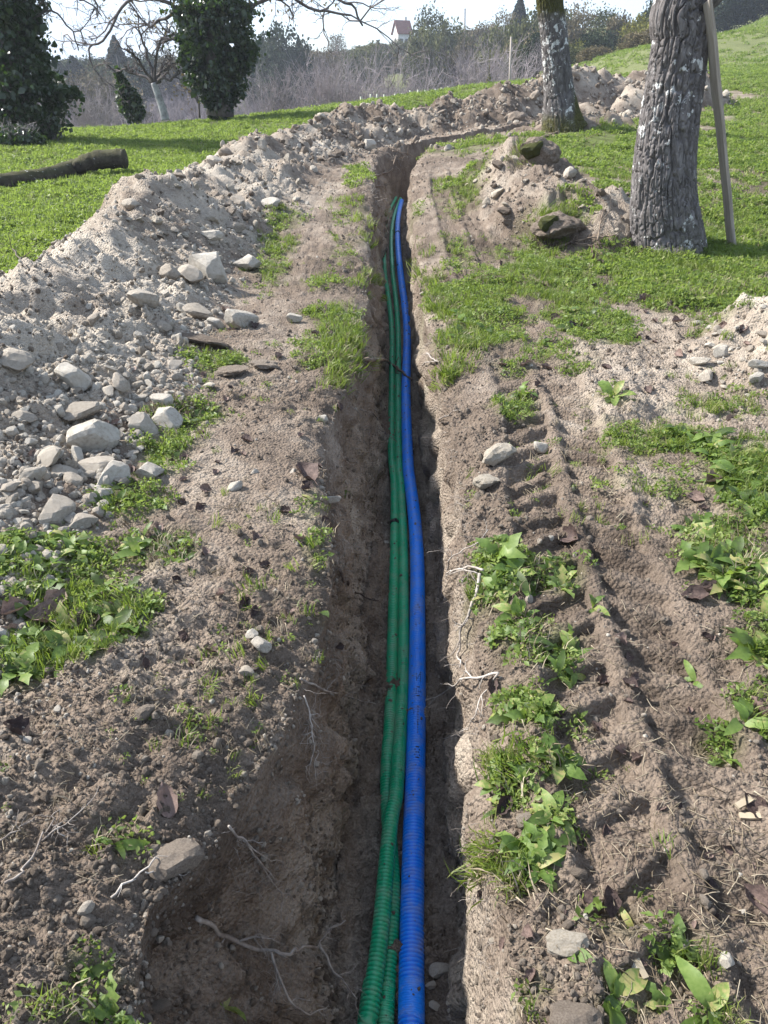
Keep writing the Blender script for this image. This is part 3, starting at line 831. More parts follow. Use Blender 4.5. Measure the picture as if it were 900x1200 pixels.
CLODS = [rock_mesh('clod', 180 + k, M['clod'], 3, (1, rng.uniform(.75, .95), rng.uniform(.55, .8)), 5, .13) for k in range(6)]
CHALK = [rock_mesh('chalk', 200 + k, M['chalk'], 3, (1, .9, .6), 4, .16) for k in range(3)]
def put_rock(me, px, py, w, h, name='rock', sink=.3, rot=None):
    """a rock whose outline spans about w x h pixels of the photograph at (px, py)"""
    p, nrm = hitn(px, py + h * .3)
    zd = zdepth(p); a = w * .5 * zd / FPX
    o = link(name, me)
    o.scale = (a * 1.08, a * rng.uniform(.8, 1.0), a * max(.5, min(1.15, 1.25 * h / w)))
    o.rotation_euler = rot if rot else (rng.uniform(-.3, .3), rng.uniform(-.3, .3), rng.uniform(-.5, .5) + (math.pi if rng.random() < .5 else 0))
    n2 = (nrm * .5 + Vector((0, -.25, .6))).normalized()
    o.location = p + n2 * (o.scale.z * (.75 - sink))
    return o
named = [  # px, py, w, h, pale, label
    (115, 508, 58, 46, 1, 'biggest pale angular rock at the foot of the spoil heap on the left'),
    (85, 437, 40, 34, 1, 'pale rounded rock up the heap face above the biggest rock, beside a smaller grey one'),
    (106, 454, 24, 18, 0, 'grey stone tucked against the right of the pale rounded rock on the heap'),
    (93, 477, 46, 28, 0, 'broad flat dusty rock just above the biggest rock of the heap'),
    (162, 490, 27, 19, 1, 'small white stone right of the biggest rock, at the edge of the weeds'),
    (197, 488, 38, 23, 1, 'pale oblong stone with weeds in front, right of a small white stone'),
    (177, 551, 35, 23, 1, 'pale stone lying among green weeds below the heap foot'),
    (21, 419, 46, 34, 0, 'big half buried rock at the left edge of the picture, high on the heap'),
    (124, 561, 18, 17, 1, 'small blocky white stone above another at the weed edge'),
    (123, 577, 20, 14, 1, 'small rounded white stone directly below a blocky white one'),
    (70, 592, 23, 19, 0, 'grey stone at the bottom of the heap near the lower left weeds'),
    (12, 567, 30, 18, 0, 'grey stone at the left edge near the bottom of the heap'),
    (117, 541, 44, 22, 0, 'dusty brown flat stone immediately under the biggest rock'),
    (190, 467, 27, 18, 1, 'whitish stone at the heap foot above the pale oblong stone'),
    (207, 440, 18, 22, 0, 'upright grey stone at the heap foot beside the dark uprooted turf'),
    (282, 374, 42, 28, 1, 'pale pyramid shaped rock standing at the right foot of the heap'),
    (232, 363, 38, 25, 0, 'large grey block in the row of rocks left of the pyramid shaped rock'),
    (218, 361, 18, 17, 1, 'yellowish stone leaning on the left of a large grey block'),
    (252, 378, 21, 14, 1, 'white stone between the large grey block and the pyramid shaped rock'),
    (168, 346, 38, 38, 0, 'tall grey boulder with a steep face on the middle of the heap'),
    (198, 317, 27, 28, 0, 'grey upright boulder above the tall boulder on the heap'),
    (243, 311, 50, 38, 1, 'large slanting pale slab in the middle of the heap of rocks'),
    (224, 321, 36, 26, 0, 'brownish grey rock against the left of the slanting slab'),
    (289, 308, 38, 17, 1, 'long flat whitish stone reaching out from the heap towards the trench'),
    (246, 274, 26, 15, 1, 'flat topped stone above the slanting slab on the heap'),
    (275, 265, 30, 22, 0, 'rounded grey rock with a tuft of moss high on the heap'),
    (317, 238, 24, 16, 1, 'pale rock at the heap foot far along the trench, beside bright grass'),
    (346, 372, 18, 17, 1, 'single pale stone on the bare strip between heap and trench'),
    (251, 186, 20, 11, 0, 'rounded stone sitting on the crest of the heap'),
    (153, 239, 24, 17, 0, 'rounded lump on the crest of the heap above the meadow'),
    (631, 521, 17, 15, 1, 'round white stone lying in the tyre track'),
    (432, 170, 16, 14, 1, 'white stone at the far end of the trench, left of the bend'),
    (306, 751, 24, 19, 1, 'pale stone on the left lip of the trench, the larger of a close pair'),
    (294, 741, 16, 11, 1, 'smaller pale stone touching the larger one on the left trench lip'),
    (288, 784, 19, 15, 0, 'brown stone below the pale pair on the left trench lip'),
    (385, 583, 24, 16, 1, 'pale stone near the left lip beside a curled dead leaf'),
    (276, 569, 20, 13, 1, 'pale stone on the bare strip left of the trench, half way up'),
    (378, 490, 15, 10, 1, 'small white stone near the left lip beside the bare soil strip'),
    (514, 1130, 26, 24, 0, 'squarish brown stone on the trench floor right of the blue pipe'),
    (511, 1173, 14, 20, 0, 'narrow stone lowest on the trench floor right of the blue pipe'),
    (506, 1151, 12, 11, 0, 'little stone between two bigger ones on the trench floor'),
    (820, 422, 24, 14, 1, 'whitish stone at the left foot of the small mound on the right edge'),
    (845, 411, 17, 16, 1, 'upright pale stone on the small mound at the right edge'),
    (890, 426, 26, 14, 1, 'yellowish flat stone on the small mound, cut by the right edge'),
    (885, 441, 20, 13, 1, 'pale stone below a yellowish flat stone on the right hand mound'),
]
for px, py, w, h, pale, lab in named:
    me = (PROCKS if pale else ROCKS)[int(rng.integers(0, 6))]
    o = put_rock(me, px, py, w, h)
    tag(o, lab, 'rock', 'stones with a place of their own')
# chalky lumps and the rounded clods
for px, py, w, h, me, lab in [
    (583, 527, 44, 38, CHALK[0], 'crumbling whitish clay lump on the right lip of the trench beside the tyre track'),
    (572, 560, 34, 24, CHALK[1], 'smaller whitish clay lump below the crumbling one on the right lip'),
    (664, 1098, 46, 30, CHALK[2], 'pale chalky lump with a weed beside it near the bottom right')]:
    tag(put_rock(me, px, py, w, h, 'clay_lump', .4), lab, 'clay lump', 'pale clay lumps')
for px, py, w, h, lab in [
    (676, 1187, 62, 44, 'large rounded brown clod at the bottom edge right of the trench'),
    (205, 992, 62, 60, 'slab like clod breaking off the left rim above the hollow'),
    (170, 830, 26, 20, 'dark round clod on the bare soil at the left'),
    (186, 1172, 26, 34, 'brown clod at the lower end of the hollow in the left wall'),
    (678, 1020, 20, 16, 'brown clod among the weeds on the right lip'),
    (620, 955, 28, 30, 'dark brown clod at the edge of the right lip weeds')]:
    tag(put_rock(CLODS[int(rng.integers(0, 6))], px, py, w, h, 'clod', .35), lab, 'clod', 'big clods')
# the many rocks of the heap
def many_rocks():
    k = 0; tries = 0
    while k < 175 and tries < 5000:
        tries += 1
        px, py = rng.uniform(0, 430), rng.uniform(150, 620)
        p, nrm = hitn(px, py)
        if p.y > 19 or p.y < 1.5: continue
        h, t = heap_h(np.array([p.x]), np.array([p.y]))
        if t[0] < -.05 or h[0] < .01 or p.x < -2.9: continue
        if p.y > 8.5 and rng.random() < .6: continue
        if t[0] > .55 and rng.random() < .6: continue
        if rng.random() > (.25 + .75 * math.exp(-((t[0] - .25) / .25) ** 2)) * (1.0 if 220 < py < 600 else .45): continue
        sz = min(.11, .022 * math.exp(abs(rng.normal(0, .72)))) * (1.0 if p.y < 8 else 1.25)
        o = link('rock', (PROCKS if rng.random() < .3 else ROCKS)[int(rng.integers(0, 6))])
        o.scale = (sz, sz * rng.uniform(.7, 1), sz * rng.uniform(.55, .9))
        o.rotation_euler = (rng.uniform(-.7, .7), rng.uniform(-.7, .7), rng.uniform(0, 6.28))
        o.location = p + nrm * sz * rng.uniform(.0, .28)
        high = 'at the foot' if t[0] < .22 else ('on the lower slope' if t[0] < .5 else 'high on the slope')
        where = 'nearest the left edge' if p.y < 3.6 else ('around the biggest pale rock' if p.y < 4.6 else ('left of the pyramid shaped rock' if p.y < 6.4 else ('around the slanting slab' if p.y < 8.6 else 'towards the bend')))
        tag(o, f"{'small' if sz < .045 else 'bigger'} loose stone {high} of the heap, {where}", 'rock', f'loose stones {high} of the left heap, {where}')
        k += 1
    for i in range(26):
        px, py = rng.uniform(815, 900), rng.uniform(375, 480)
        p, nrm = hitn(px, py); sz = .02 * math.exp(abs(rng.normal(0, .5)))
        o = link('rock', (PROCKS if rng.random() < .6 else ROCKS)[int(rng.integers(0, 6))]); o.scale = (sz, sz * .85, sz * .7)
        o.rotation_euler = (rng.uniform(-.5, .5), rng.uniform(-.5, .5), rng.uniform(0, 6.28)); o.location = p + nrm * sz * .3
        tag(o, 'small stone lying loose on the earth mound at the right edge', 'rock', 'loose stones on the right hand mound')
many_rocks()

# ------------------------------------------------------------------ scatter: many small pieces as one object of kind stuff
def scatter(name, meshes, P_, rot, scl, idx, label=None):
    src = bpy.data.collections.new(name + '_pieces')
    for k, me in enumerate(meshes):
        src.objects.link(bpy.data.objects.new(f'{name}_piece', me))
    me = bpy.data.meshes.new(name)
    n = len(P_)
    me.vertices.add(n); me.vertices.foreach_set('co', np.ascontiguousarray(P_, np.float32).ravel())
    a = me.attributes.new('rot', 'FLOAT_VECTOR', 'POINT'); a.data.foreach_set('vector', np.ascontiguousarray(rot, np.float32).ravel())
    a = me.attributes.new('scl', 'FLOAT', 'POINT'); a.data.foreach_set('value', np.ascontiguousarray(scl, np.float32))
    a = me.attributes.new('idx', 'INT', 'POINT'); a.data.foreach_set('value', np.ascontiguousarray(idx, np.int32))
    ng = bpy.data.node_groups.new(name, 'GeometryNodeTree')
    ng.interface.new_socket('Geometry', in_out='INPUT', socket_type='NodeSocketGeometry')
    ng.interface.new_socket('Geometry', in_out='OUTPUT', socket_type='NodeSocketGeometry')
    N_, L2 = ng.nodes, ng.links
    gi, go = N_.new('NodeGroupInput'), N_.new('NodeGroupOutput')
    io = N_.new('GeometryNodeInstanceOnPoints'); ci_ = N_.new('GeometryNodeCollectionInfo')
    ci_.inputs['Collection'].default_value = src; ci_.inputs['Separate Children'].default_value = True; ci_.inputs['Reset Children'].default_value = True
    def na(nm, ty):
        q_ = N_.new('GeometryNodeInputNamedAttribute'); q_.data_type = ty; q_.inputs['Name'].default_value = nm
        return q_.outputs['Attribute']
    io.inputs['Pick Instance'].default_value = True
    L2.new(gi.outputs[0], io.inputs['Points']); L2.new(ci_.outputs['Instances'], io.inputs['Instance'])
    e2r = N_.new('FunctionNodeEulerToRotation'); L2.new(na('rot', 'FLOAT_VECTOR'), e2r.inputs[0]); L2.new(e2r.outputs[0], io.inputs['Rotation'])
    L2.new(na('scl', 'FLOAT'), io.inputs['Scale']); L2.new(na('idx', 'INT'), io.inputs['Instance Index'])
    L2.new(io.outputs['Instances'], go.inputs[0])
    o = link(name, me); md = o.modifiers.new('scatter', 'NODES'); md.node_group = ng
    tag(o, label, kind='stuff')
    return o

SMALL_R = [rock_mesh('pebble', 300 + k, M['rock'], 2, (1, .85, .7), 9) for k in range(4)] + [rock_mesh('pebble', 310 + k, M['pale_rock'], 2, (1, .85, .7), 9) for k in range(3)]
SMALL_C = [rock_mesh('crumb', 320 + k, M['clod'], 2, (1, .85, .7), 3, .16) for k in range(5)]
def ground_pts(n, y0, y1, xr, power=1.0):
    """points on the ground, thinning with distance; xr = half width at distance as a slope"""
    v = rng.uniform(0, 1, n)
    y = np.exp(math.log(y0 + 1.2) + v ** power * (math.log(y1 + 1.2) - math.log(y0 + 1.2))) - 1.2
    x = rng.uniform(-1, 1, n) * xr * (y + 1.4)
    return x, y
def pebbles():
    x, y = ground_pts(150000, .6, 22, .62)
    hh, t = heap_h(x, y); m2 = cone_h(x, y, MOUND_R, 35); m1 = cone_h(x, y, MOUNDS, 34)
    inside = (x > flo_l(y)) & (x < flo_r(y)) & (y < 18)
    onwall = (((x > rim_l(y)) & (x < flo_l(y))) | ((x > flo_r(y)) & (x < rim_r(y)))) & (y < 18.5)
    foot = sstep(-.0, .12, t) * sstep(.85, .35, t) * (t > 0)
    dist_foot, par, side = seg_dist(x, y, RIDGE)
    spill = sstep(1.7, 1.25, dist_foot) * (side > 0)
    clus = sstep(-.3, .5, fbm2(x, y, 1.6, 2, 111))
    p = .012 + .55 * foot * sstep(11, 7, y) + .07 * (hh > .05) + .30 * spill * clus + .25 * inside + .45 * (m2 > .02) + .06 * (m1 > .02)
    p = p * (1 - .7 * grass_at(x, y) * (hh < .02))
    keep = (rng.uniform(0, 1, len(x)) < p) & ~onwall
    x, y, inside, hh, foot = x[keep], y[keep], inside[keep], hh[keep], foot[keep]
    z = full(x, y)
    n = len(x)
    s = .0032 * np.exp(np.abs(rng.normal(0, .75, n))) * np.where((hh > .02), 1.9, 1.0) * (1 + y * .05)
    s = np.minimum(s, .038)
    idx = np.where(rng.random(n) < .35, rng.integers(4, 7, n), rng.integers(0, 4, n))
    idx = np.where(inside & (rng.random(n) < .8), rng.integers(0, 4, n), idx)
    scatter('pebbles', SMALL_R, np.stack([x, y, z + s * .02], 1), rng.uniform(0, 6.28, (n, 3)), s, idx)
pebbles()
def crumbs():
    x, y = ground_pts(230000, .55, 19, .6)
    hh, t = heap_h(x, y); m1 = cone_h(x, y, MOUNDS, 34)
    onwall = (((x > rim_l(y)) & (x < flo_l(y))) | ((x > flo_r(y)) & (x < rim_r(y)))) & (y < 18.5)
    inside = (x > flo_l(y)) & (x < flo_r(y)) & (y < 18)
    tr, tz, lug = track(x, y)
    clus = sstep(-.25, .5, fbm2(x, y, 2.3, 3, 121))
    lip = np.exp(-np.maximum(np.maximum(rim_l(y) - x, x - rim_r(y)), 0) / .25)
    p = .10 + .42 * clus + .30 * lip + .5 * inside + .4 * (m1 > .03) + .0 * hh
    p = p * (1 - .6 * tz) * (1 - .75 * tz * (lug > .3)) * (.35 + .65 * sstep(-.5, .5, fbm2(x, y, 1.5, 2, 64))) * (1 - .5 * grass_at(x, y))
    keep = (rng.uniform(0, 1, len(x)) < p) & ~onwall
    x, y = x[keep], y[keep]; z = full(x, y); n = len(x)
    s = .0021 * np.exp(np.abs(rng.normal(0, .72, n))) * (1 + y * .11); s = np.minimum(s, .022)
    scatter('soil_crumbs', SMALL_C, np.stack([x, y, z + s * .2], 1), rng.uniform(0, 6.28, (n, 3)), s, rng.integers(0, 5, n))
crumbs()

def wall_crumbs():
    """clods, crumbs and small stones bedded in the trench walls"""
    n = 26000
    r_ = rng.integers(50, int(np.searchsorted(ys, 14)), n); sidep = rng.random(n) < .68
    c_ = np.where(sidep, rng.integers(iL - 3, iA, n), rng.integers(iB, iR + 3, n))
    keep = rng.random(n) < sstep(-.4, .5, vn2(c_ * .21, r_ * .05, 171)) * np.where(sidep, .9, .4)
    r_, c_ = r_[keep], c_[keep]; n = len(r_)
    q = np.stack([X[r_, c_], Y[r_, c_], Z[r_, c_]], 1) + rng.normal(0, .004, (n, 3))
    s = .0026 * np.exp(np.abs(rng.normal(0, .7, n))) * (1 + q[:, 1] * .09); s = np.minimum(s, .014)
    scatter('wall_crumbs', SMALL_C + SMALL_R[:2], q, rng.uniform(0, 6.28, (n, 3)), s, rng.integers(0, 7, n))
wall_crumbs()
# clods of earth on the far heaps and on the mound by the big tree
def heap_clods():
    k = tries = 0
    while k < 150 and tries < 4000:
        tries += 1
        px, py = rng.uniform(150, 740), rng.uniform(84, 280)
        p, nrm = hitn(px, py)
        h = float(heap_h(np.array([p.x]), np.array([p.y]))[0][0]); m = float(cone_h(np.array([p.x]), np.array([p.y]), MOUNDS, 34)[0])
        if h < .08 and m < .06: continue
        if m >= .06 and rng.random() < .75: continue
        far = p.y > 15
        if not far and m < .06 and rng.random() < .55: continue
        sz = min(.22, .035 * math.exp(abs(rng.normal(0, .6)))) * (1.5 if far else 1.0)
        o = link('clod', (CLODS if far or rng.random() < .5 else CHALK)[int(rng.integers(0, 3))]); o.scale = (sz, sz * .9, sz * .75)
        o.rotation_euler = (rng.uniform(-.6, .6), rng.uniform(-.6, .6), rng.uniform(0, 6.28)); o.location = p + nrm * sz * .15
        if m >= .06: tag(o, 'lump of earth lying on the mossy mound beside the big tree', 'clod', 'lumps on the mound by the big tree')
        elif far: zn = 'left of the trench end' if p.x < 0 else ('between trench end and second tree' if p.x < 3.6 else 'behind the second tree'); tag(o, f'lump of earth on the far spoil heap, {zn}', 'clod', f'lumps on the far spoil heap {zn}')
        else: tag(o, 'lump of earth on the upper slope of the spoil heap left of the trench', 'clod', 'lumps on the left spoil heap')
        k += 1
heap_clods()

def heap_rubble():
    """lumps too many to count on the far heaps"""
    n = 60000
    x = rng.uniform(-4.5, 12, n); y = rng.uniform(8, 33, n)
    h = np.maximum(np.maximum(heap_h(x, y)[0], cone_h(x, y, FAR_M, 36)), cone_h(x, y, MOUNDS, 34) * 1.0)
    bd, bp_, bs_ = seg_dist(x, y, BEND)
    mm_ = cone_h(x, y, MOUNDS, 34) > .03
    turned = ((h > .03) & ~(mm_ & (rng.random(n) < .75))) | ((bd < 1.5) & (y > 17.5) & (rng.random(n) < .35))
    k = turned & (rng.random(n) < np.where((x < -.5) & (y < 17), .14, 1.0) * (.25 + .5 * sstep(-.3, .5, fbm2(x, y, 1.4, 3, 181)))) & ~((x > rim_l(y)) & (x < rim_r(y)) & (y < 19))
    x, y = x[k], y[k]; m = len(x)
    s = .010 * np.exp(np.abs(rng.normal(0, .75, m))) * (1 + .035 * y); s = np.minimum(s, .13)
    scatter('heap_rubble', SMALL_C + SMALL_R[:3] + CHALK[:1], np.stack([x, y, full(x, y) + s * .2], 1), rng.uniform(0, 6.28, (m, 3)), s, rng.integers(0, 9, m))
heap_rubble()

def pipe_dirt():
    """crumbs of soil that fell on the conduits"""
    Q = []
    for pa, r in ((bpath, .046), (gapath, .032), (gbpath, .031)):
        m = 190; k = rng.integers(0, len(pa), m); k = k[(pa[k, 1] > .8)]; a = rng.normal(0, .45, len(k))
        Q.append(pa[k] + np.stack([np.sin(a) * r, rng.normal(0, .004, len(k)), np.cos(a) * r], 1))
    Q = np.concatenate(Q); n = len(Q); s = .0016 * np.exp(np.abs(rng.normal(0, .7, n))) * (1 + .08 * Q[:, 1])
    scatter('dirt_on_conduits', SMALL_C, Q, rng.uniform(0, 6.28, (n, 3)), s, rng.integers(0, 5, n))
pipe_dirt()
# ------------------------------------------------------------------ roots, sticks and litter
def px_path(pts, pull=.985):
    """points on or a little in front of the ground seen at the given pixels"""
    out = []
    for q in pts:
        h = hit(q[0], q[1]); k = q[2] if len(q) > 2 else pull
        out.append(Vector((0, 0, CAM_H)) + (h - Vector((0, 0, CAM_H))) * k)
    return np.array([v[:] for v in out])
def wob_path(P_, amp, k=6, seed=0):
    Q = smooth_path(P_, k); t = np.arange(len(Q)) * .55 + seed * 17.3
    w = np.stack([vn2(t, t * 0 + .3 + i, 700 + seed) for i in range(3)], 1)
    e = np.minimum(np.arange(len(Q)), 3)[:, None] / 3
    return Q + w * amp * e
def branchy(mb, P_, r0, r1, rg, n_sub, sub_len, depth_=1, hang=.3, sides=5):
    m = len(P_)
    V, Q, T = tube(P_, np.linspace(r0, r1, m), sides); mb.add(V, Q, T)
    if depth_ <= 0: return
    for _ in range(n_sub):
        k = int(rg.integers(max(1, m // 6), m)); L = sub_len * rg.uniform(.4, 1.1)
        d = P_[min(k + 1, m - 1)] - P_[k - 1]; d /= max(np.linalg.norm(d), 1e-6)
        d = d + rg.normal(size=3) * .75; d[2] -= hang * rg.random(); d /= np.linalg.norm(d)
        n = 6; pts = [P_[k]]
        for i in range(n):
            d = d + rg.normal(size=3) * .28; d[2] -= hang * .12; d /= np.linalg.norm(d); pts.append(pts[-1] + d * L / n)
        rr = (r0 + (r1 - r0) * k / m) * .55
        branchy(mb, np.array(pts), rr, rr * .4, rg, max(0, n_sub // 2), sub_len * .5, depth_ - 1, hang, max(3, sides - 1))
def root(label, mains, r0, r1, n_sub=4, sub_len=.08, dep=1, mat='root', name='root', cat='root', seed=0, pull=.985, hang=.3, amp=.012, group=None):
    rg = np.random.default_rng(900 + seed); mb = MB()
    for i, pts in enumerate(mains):
        P_ = wob_path(px_path(pts, pull), amp, 6, seed * 5 + i)
        k = 1.0 if i == 0 else .65
        branchy(mb, P_, r0 * k, r1 * k, rg, n_sub, sub_len, dep, hang)
    return tag(mb.build(name, M[mat]), label, cat, group)
root('pale twiggy root reaching from the left rim over the trench, half way down the picture', [[(352, 795), (372, 806), (392, 812), (415, 818, .975), (440, 826, .96)], [(388, 811), (402, 828, .97), (412, 840, .96)], [(405, 815), (420, 806, .97), (428, 803, .96)]], .0045, .0018, 7, .07, 2, seed=1, amp=.006)
root('thin pale root hanging straight down the left wall below the twiggy root', [[(356, 815), (363, 845), (366, 872), (361, 912)], [(364, 850), (372, 880), (370, 915)]], .003, .0012, 9, .07, 2, seed=2)
root('slanting bundle of thin roots in the hollow of the left wall', [[(268, 968), (290, 990), (312, 1020), (342, 1056)], [(285, 985), (318, 1008), (334, 1018)], [(300, 1004), (325, 1040), (330, 1070)]], .004, .0015, 8, .07, 2, seed=3, pull=.97)
root('long pale forked root sticking out at the bottom of the hollow on the left', [[(230, 1076), (262, 1094), (300, 1112), (330, 1118, .96), (352, 1112, .95), (374, 1106, .94), (385, 1090, .94), (405, 1078, .94)], [(318, 1116, .96), (330, 1148, .96), (352, 1186, .96), (385, 1182, .95)],
     [(374, 1106, .94), (392, 1138, .94), (418, 1166, .94)], [(280, 1103), (300, 1098, .97), (322, 1104, .96)]], .008, .0026, 9, .085, 2, seed=4, amp=.008)
root('thin root lying across the bare rim at the lower left, below a dead leaf', [[(130, 1052), (160, 1030), (180, 1012), (215, 985)], [(170, 1022), (200, 1022), (214, 1022)]], .0035, .0015, 3, .06, 1, seed=5)
root('fine roots spread over the bare soil at the left edge low down', [[(5, 1035), (35, 1015), (52, 975), (70, 950)], [(50, 985), (80, 962), (118, 925)], [(60, 965), (75, 975), (77, 985)], [(0, 985), (30, 968), (60, 955)]], .004, .0015, 4, .07, 1, seed=6)
root('thick pale root hanging from the right lip under a weed', [[(562, 672), (559, 692), (551, 716), (541, 738), (537, 765), (540, 780)], ], .008, .004, 6, .09, 2, seed=7, amp=.008, pull=.975)
root('pale looping root sticking out of the right wall above the thick hanging one', [[(566, 668), (552, 664, .97), (532, 668, .95), (524, 672, .945)], [(560, 672), (545, 668, .96), (522, 675, .94)], [(524, 668, .945), (528, 655, .95), (545, 643, .96), (560, 636), (572, 620)]], .006, .003, 6, .09, 2, seed=8, amp=.005, pull=.975)
root('pale forked root crossing from the right lip towards the blue pipe', [[(584, 789), (560, 793), (540, 797, .97), (520, 812, .95), (499, 821, .94)], [(584, 789), (565, 815), (555, 840), (545, 856, .97), (520, 866, .96)], [(553, 794), (545, 780), (548, 772)]], .0055, .002, 7, .08, 2, seed=9, amp=.005, pull=.98)
root('dark bare root poking from the left wall towards the green pipes', [[(398, 668), (408, 685), (420, 697, .98), (443, 704, .96)]], .0075, .0045, 3, .08, 1, 'dark_root', seed=10)
root('brown stick with a pale broken end lying across the pipes', [[(424, 423, .985), (440, 422, .975), (455, 424, .965), (467, 432, .96), (476, 440, .96), (484, 446, .965)]], .020, .010, 3, .25, 1, 'stick', 'stick', 'stick', 11, amp=.012)
root('pale forked rootlet hanging over the green pipes from the left wall', [[(423, 480), (437, 484), (442, 492, .98), (444, 502, .98), (455, 509, .97), (466, 518, .96)], [(441, 490), (434, 505), (431, 515)]], .006, .0025, 4, .14, 1, seed=12)
root('arched dark roots across the closed far end of the trench', [[(436, 206), (448, 204, .985), (458, 200, .98), (462, 190, .98), (466, 176)], [(460, 177), (475, 180, .985), (492, 184)], [(440, 215), (442, 218), (460, 215, .98), (478, 208)]], .022, .012, 6, .4, 1, 'stick', 'root', 'root', 13, hang=.6)
root('short pale root stubs on the right wall beside the stick on the pipes', [[(500, 414), (507, 420, .98), (514, 424)], [(495, 428), (503, 424, .98), (511, 425)]], .010, .006, 2, .1, 1, seed=14)
root('thin pale root on the right wall in front of the crumbled turf edge', [[(514, 492), (528, 484), (540, 480)], [(506, 520), (520, 508), (534, 495)]], .006, .002, 5, .14, 1, seed=15)
root('bare branches lying at the foot of the earth mound near the big tree', [[(655, 290), (668, 284), (690, 279), (722, 276)], [(668, 284), (690, 287), (715, 284)], [(700, 282), (705, 255, .99), (708, 232, .99)]], .016, .006, 4, .4, 1, 'stick', 'fallen_branch', 'branch', 16, pull=.992, hang=-.1)
root('bare forked branch lying at the foot of the second tree', [[(620, 165), (640, 160), (660, 152), (672, 142)], [(645, 158), (665, 163), (690, 166)]], .035, .012, 5, .6, 1, 'stick', 'fallen_branch', 'branch', 17, pull=.994, hang=-.2)
root('thin twigs lying in the grass at the left edge in front of the heap', [[(0, 283), (14, 292), (30, 310)], [(0, 300), (16, 290), (34, 302)]], .012, .005, 5, .3, 1, 'dark_root', 'fallen_branch', 'branch', 18, pull=.985, hang=-.3)
# uprooted dark sods at the foot of the heap
for k, (px, py, w, h, lab) in enumerate([(240, 398, 62, 24, 'dark uprooted sod with roots at the foot of the heap beside the rocks'), (270, 432, 40, 16, 'flattened dark sod below the uprooted one on the left strip'),
                                         (310, 425, 34, 16, 'curled dark scrap of sod on the strip between heap and trench')]):
    o = put_rock(rock_mesh('sod', 400 + k, M['clod'], 3, (1, .7, .5), 3, .2), px, py, w, h, 'sod', .4); tag(o, lab, 'sod', 'dark sods by the heap')
# matted root hair on the two walls
def root_hairs():
    mb = MB(); rg = np.random.default_rng(77)
    spots = [(366, 850, 26, 60), (405, 640, 20, 40), (420, 500, 14, 40), (425, 395, 12, 30), (548, 640, 22, 40), (545, 720, 20, 60), (550, 850, 24, 40), (510, 400, 12, 30), (530, 530, 14, 40), (300, 1010, 40, 50), (335, 1130, 40, 40), (560, 1010, 20, 60), (575, 1090, 24, 50), (440, 230, 14, 24), (462, 190, 16, 14), (545, 600, 16, 26), (400, 760, 16, 40)]
    for px, py, rx, ry in spots:
        for _ in range(34):
            a = px + rg.normal() * rx * .5, py + rg.normal() * ry * .5
            p, nr_ = hitn(*a); p = np.array(p[:]); nr_ = np.array(nr_[:]); zd = zdepth(p)
            L = rg.uniform(.03, .13) * (.6 + zd * .12); d = rg.normal(size=3) * .6 + nr_ * .7 + np.array((0, 0, -.5)); d /= np.linalg.norm(d)
            pts = [p]
            for i in range(6):
                d = d + rg.normal(size=3) * .33; d[2] -= .12; d /= np.linalg.norm(d); pts.append(pts[-1] + d * L / 6)
            V, Q, T = tube(pts, np.linspace(.0010, .0004, 7) * (.6 + zd * .22), 3, False); mb.add(V, Q)
    tag(mb.build('root_hairs', M['root_hair']), kind='stuff')
root_hairs()

# dead leaves: curled blades
def dead_leaf_mesh(seed):
    rg = np.random.default_rng(seed); n, m = 9, 5
    t = np.linspace(0, 1, n)[:, None]; s = np.linspace(-1, 1, m)[None]
    w = np.sin(np.clip(t * 1.05, 0, 1) * math.pi) ** .7 * .38 * (1 + .15 * rg.normal(size=(n, 1)))
    x = (t - .5) + 0 * s; y = s * w
    cu, rl = rg.uniform(.2, .9), rg.uniform(.5, 1.6)
    z = cu * (t - .5) ** 2 + np.abs(s) ** 1.6 * w * rl + .05 * rg.normal(size=(n, m)) * (w > .05)
    y = y * (1 - .3 * rl * np.abs(s) * .6)
    V = np.stack([x, y, z], -1).reshape(-1, 3)
    i = np.arange(n - 1)[:, None] * m; j = np.arange(m - 1)[None]
    Q = np.stack([i + j, i + j + 1, i + m + j + 1, i + m + j], -1).reshape(-1, 4)
    mb = MB(); mb.add(V, Q)
    a = V.reshape(n, m, 3)[0, m // 2]
    Vt, Qt, Tt = tube([a, a + np.array((-.16, .02, .0)), a + np.array((-.3, .05, .06))], [.014, .011, .009], 4); mb.add(Vt, Qt, Tt)
    return mb.mesh('dead_leaf', M['dead_leaf'])
DLEAF = [dead_leaf_mesh(500 + k) for k in range(8)]
def dead_leaf(px, py, w, label, ang=None, group='fallen brown leaves', roll=None):
    p, nr_ = hitn(px, py); zd = zdepth(p); s = w * zd / FPX
    o = link('dead_leaf', DLEAF[int(rng.integers(0, 8))])
    o.scale = (s, s, s * .8); n2 = (nr_ + Vector((0, 0, .4))).normalized()
    q = n2.to_track_quat('Z', 'Y'); o.rotation_mode = 'QUATERNION'
    from mathutils import Quaternion
    o.rotation_quaternion = q @ Quaternion((0, 0, 1), rng.uniform(0, 6.28) if ang is None else R(ang)) @ Quaternion((1, 0, 0), rng.uniform(-.3, .3) if roll is None else R(roll))
    o.location = p + n2 * s * .03
    return tag(o, label, 'leaf', group)
